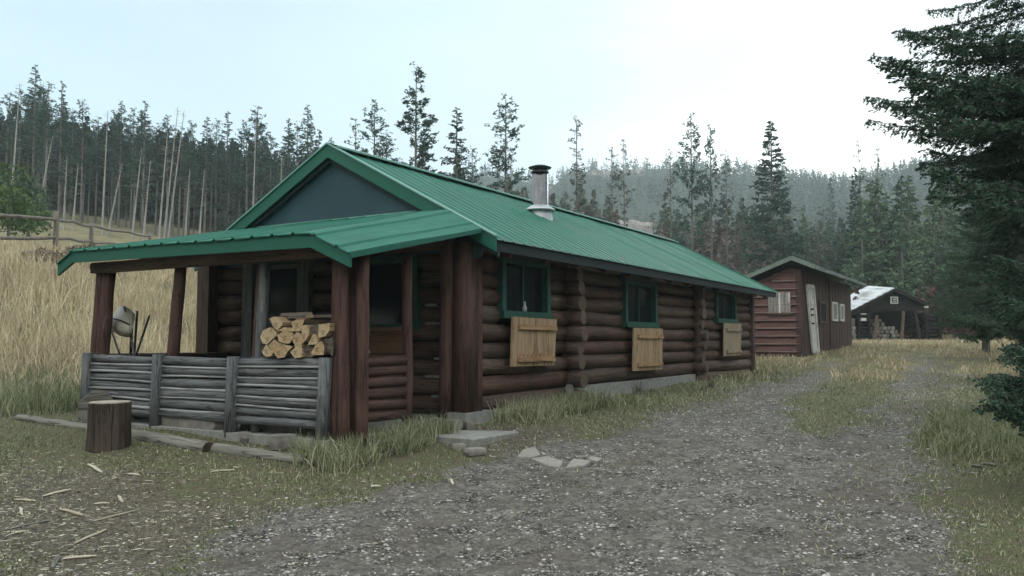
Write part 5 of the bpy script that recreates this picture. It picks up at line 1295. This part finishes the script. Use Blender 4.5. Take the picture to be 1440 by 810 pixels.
for (px, py, spread) in ((1252,28,.16),(1222,85,.12),(1216,150,.12),(1222,182,.14),(1290,235,.2),(1300,12,.3),(1365,290,.3),(1392,395,.2),(1385,425,.15),(1395,345,.3),(1405,450,.15),(1310,130,.3),(1290,200,.35),(1240,60,.15),(1260,110,.15)):
    # boughs aimed at where branch tips end in the photograph, from the real trunk
    for rep in range(2):
        d = 9.3+rg.uniform(-1.6, 1.4); tip = atd(px+rg.uniform(-2, 22+12*rep), py+rg.uniform(-10, 10), d); az = math.atan2(tip.y-fy, tip.x-fx); L = math.hypot(tip.x-fx, tip.y-fy)
        if L > 3.3: L = 3.3
        bs.append((tip.z+.05*L, az, L, int(rg.integers(0, 5))))
for k in range(26):
    z = rg.uniform(3.4, 9); L = np.interp(z, [1.5, 3, 3.8, 4.4, 5.5, 7, 10], [1.1, 1.35, 1.8, 2.3, 2.5, 2.2, 1.1])*rg.uniform(.75, 1.05); bs.append((z, rg.uniform(0, 6.28), L, int(rg.integers(0, 5))))
for k in range(20):
    z = rg.uniform(1.9, 5.3); L = np.interp(z, [1.5, 3, 4, 5.5, 7], [1.1, 1.35, 1.9, 2.4, 2.2])*rg.uniform(.7, 1.0); bs.append((z, rg.uniform(2.0, 4.6), L, int(rg.integers(0, 5))))
fir(fx, fy, 10.5, 'large dark near fir whose boughs fill the upper right corner', bs)
# low dark bough of a closer fir at the right edge
bs = []
gx_, gy_ = 5.3, 6.9
for (px, py) in ((1380,528),(1384,538),(1376,522),(1398,560),(1420,590),(1405,505),(1412,488),(1425,575),(1430,470),(1415,545),(1390,530),(1394,545),(1410,530),(1420,560),(1432,585),(1400,515),(1425,500),(1435,520),(1405,572),(1388,548)):
    d = 6.9+rg.uniform(-.5, .3); tip = atd(px, py, d); az = math.atan2(tip.y-gy_, tip.x-gx_); bs.append((tip.z+.10, az, min(1.9, math.hypot(tip.x-gx_, tip.y-gy_)), int(rg.integers(0, 5))))
for k in range(14): bs.append((rg.uniform(.8, 2.4), rg.uniform(-1.4, 1.4), rg.uniform(.6, 1.1), int(rg.integers(0, 5))))
fir(gx_, gy_, 2.6, 'small dark young fir reaching in from the right edge low down', bs, .05)
for (px, d, H, Rm, lb, sd_) in ((1440, 17, 6.0, 1.7, 'dark fir standing just behind the near fir', 5), (1385, 27, 6.6, 1.5, 'dark fir between the near fir and the woodshed', 6), (1450, 23, 9, 2.8, 'tall dark fir at the right edge behind the others', 8)):
    x = (px-720)/F*d; bs = []
    z0_ = G(x, d); nb = 105
    for k in range(nb):
        t_ = rg.uniform(0, 1)**1.15; bs.append((z0_+1.0+t_*(H-1.1), rg.uniform(0, 6.28), Rm*(1-t_)**.75*rg.uniform(.75, 1.05)+.25, int(rg.integers(0, 5))))
    fir(x, d, H, lb, bs, .13, 'firfar')

# ------------------------------------------------------------------ haze
hz = MB(); hz.box((-800, -70, -2), (800, 790, 260)); ho = hz.build('haze', [])
hm = bpy.data.materials.new('haze air'); hm.use_nodes = True; nt = hm.node_tree; nt.nodes.remove(nt.nodes['Principled BSDF'])
pv_ = nt.nodes.new('ShaderNodeVolumePrincipled'); pv_.inputs['Color'].default_value = (.82, .96, 1, 1); pv_.inputs['Density'].default_value = .0009; pv_.inputs['Anisotropy'].default_value = .2
nt.links.new(pv_.outputs[0], nt.nodes['Material Output'].inputs['Volume']); ho.data.materials.append(hm); tag(ho, 'thin bluish haze in the valley air', 'haze', kind='stuff')

# ------------------------------------------------------------------ world, sun, camera
w = bpy.data.worlds.new('World'); SC.world = w; w.use_nodes = True; nt = w.node_tree; bg = nt.nodes['Background']
SUN_AZ, SUN_EL = R(24), R(16)
sky_ = nt.nodes.new('ShaderNodeTexSky'); sky_.sky_type = 'NISHITA'; sky_.sun_disc = False; sky_.sun_elevation = SUN_EL; sky_.sun_rotation = SUN_AZ
sky_.air_density = 1.0; sky_.dust_density = 1.2; sky_.ozone_density = 1.2; sky_.altitude = 1500
# a thin sheet of bright cloud drawn over the clear sky
tc = nt.nodes.new('ShaderNodeTexCoord'); mp = nt.nodes.new('ShaderNodeMapping'); mp.inputs['Scale'].default_value = (1.0, 1.0, 2.6); nt.links.new(tc.outputs['Generated'], mp.inputs[0])
nz = nt.nodes.new('ShaderNodeTexNoise'); nz.inputs['Scale'].default_value = 2.2; nz.inputs['Detail'].default_value = 6; nz.inputs['Roughness'].default_value = .5; nt.links.new(mp.outputs[0], nz.inputs[0])
cr = nt.nodes.new('ShaderNodeValToRGB'); cr.color_ramp.elements[0].position = .38; cr.color_ramp.elements[0].color = (.60,)*3+(1,); cr.color_ramp.elements[1].position = .62; cr.color_ramp.elements[1].color = (.93,)*3+(1,); nt.links.new(nz.outputs['Fac'], cr.inputs[0])
# cloud brighter toward veiled sun; out of frame overhead, raised to light the ground
sv = Vector((math.sin(SUN_AZ)*math.cos(SUN_EL), math.cos(SUN_AZ)*math.cos(SUN_EL), math.sin(SUN_EL)))
dt = nt.nodes.new('ShaderNodeVectorMath'); dt.operation = 'DOT_PRODUCT'; nt.links.new(tc.outputs['Generated'], dt.inputs[0]); dt.inputs[1].default_value = Vector((math.sin(R(22))*math.cos(R(7)), math.cos(R(22))*math.cos(R(7)), math.sin(R(7))))
c2 = nt.nodes.new('ShaderNodeValToRGB'); c2.color_ramp.interpolation = 'EASE'; e = c2.color_ramp.elements; e[0].position = .0; e[0].color = (12.6, 12.7, 12.2, 1); e[1].position = 1.0; e[1].color = (11, 11.5, 11.3, 1)
for p_, c_ in ((.36, (11.6, 12.0, 11.8, 1)), (.57, (3.9, 5.1, 5.8, 1)), (.83, (4.3, 5.4, 6.0, 1)), (.92, (4.9, 5.8, 6.2, 1)), (.965, (6.2, 6.8, 6.9, 1))):
    q = e.new(p_); q.color = c_
ns2 = nt.nodes.new('ShaderNodeTexNoise'); ns2.inputs['Scale'].default_value = 3.2; ns2.inputs['Detail'].default_value = 7; ns2.inputs['Roughness'].default_value = .55
mp2 = nt.nodes.new('ShaderNodeMapping'); mp2.inputs['Scale'].default_value = (1.0, 1.0, 3.2); mp2.inputs['Rotation'].default_value = (0, .35, 0); nt.links.new(tc.outputs['Generated'], mp2.inputs[0]); nt.links.new(mp2.outputs[0], ns2.inputs[0])
ma = nt.nodes.new('ShaderNodeMath'); ma.operation = 'MULTIPLY_ADD'; nt.links.new(ns2.outputs['Fac'], ma.inputs[0]); ma.inputs[1].default_value = .16; nt.links.new(dt.outputs['Value'], ma.inputs[2])
mb_ = nt.nodes.new('ShaderNodeMath'); mb_.operation = 'SUBTRACT'; nt.links.new(ma.outputs[0], mb_.inputs[0]); mb_.inputs[1].default_value = .085; nt.links.new(mb_.outputs[0], c2.inputs[0])
mx = nt.nodes.new('ShaderNodeMix'); mx.data_type = 'RGBA'; nt.links.new(cr.outputs[0], mx.inputs[0]); nt.links.new(sky_.outputs[0], mx.inputs[6]); nt.links.new(c2.outputs[0], mx.inputs[7])
nt.links.new(mx.outputs[2], bg.inputs['Color']); bg.inputs['Strength'].default_value = .15
sl = bpy.data.lights.new('sun', 'SUN'); sl.energy = .7; sl.angle = R(25); sl.color = (1, .96, .90); so = bpy.data.objects.new('sun', sl); COL.objects.link(so)
so.rotation_euler = Vector(-sv).to_track_quat('-Z', 'Y').to_euler()
cam = bpy.data.cameras.new('camera'); cam.lens = F/1440*36; cam.sensor_width = 36; cam.clip_end = 3000; co = bpy.data.objects.new('camera', cam); COL.objects.link(co)
co.location = (0, 0, CAMZ); co.rotation_euler = (R(90)+PT, 0, 0); SC.camera = co
SC.view_settings.view_transform = 'Standard'; SC.view_settings.look = 'None'; SC.view_settings.exposure = .38; SC.view_settings.gamma = 1; SC.view_settings.use_curve_mapping = False
SC.cycles.max_bounces = 6; SC.cycles.volume_bounces = 1; SC.cycles.transparent_max_bounces = 12; SC.cycles.use_denoising = True
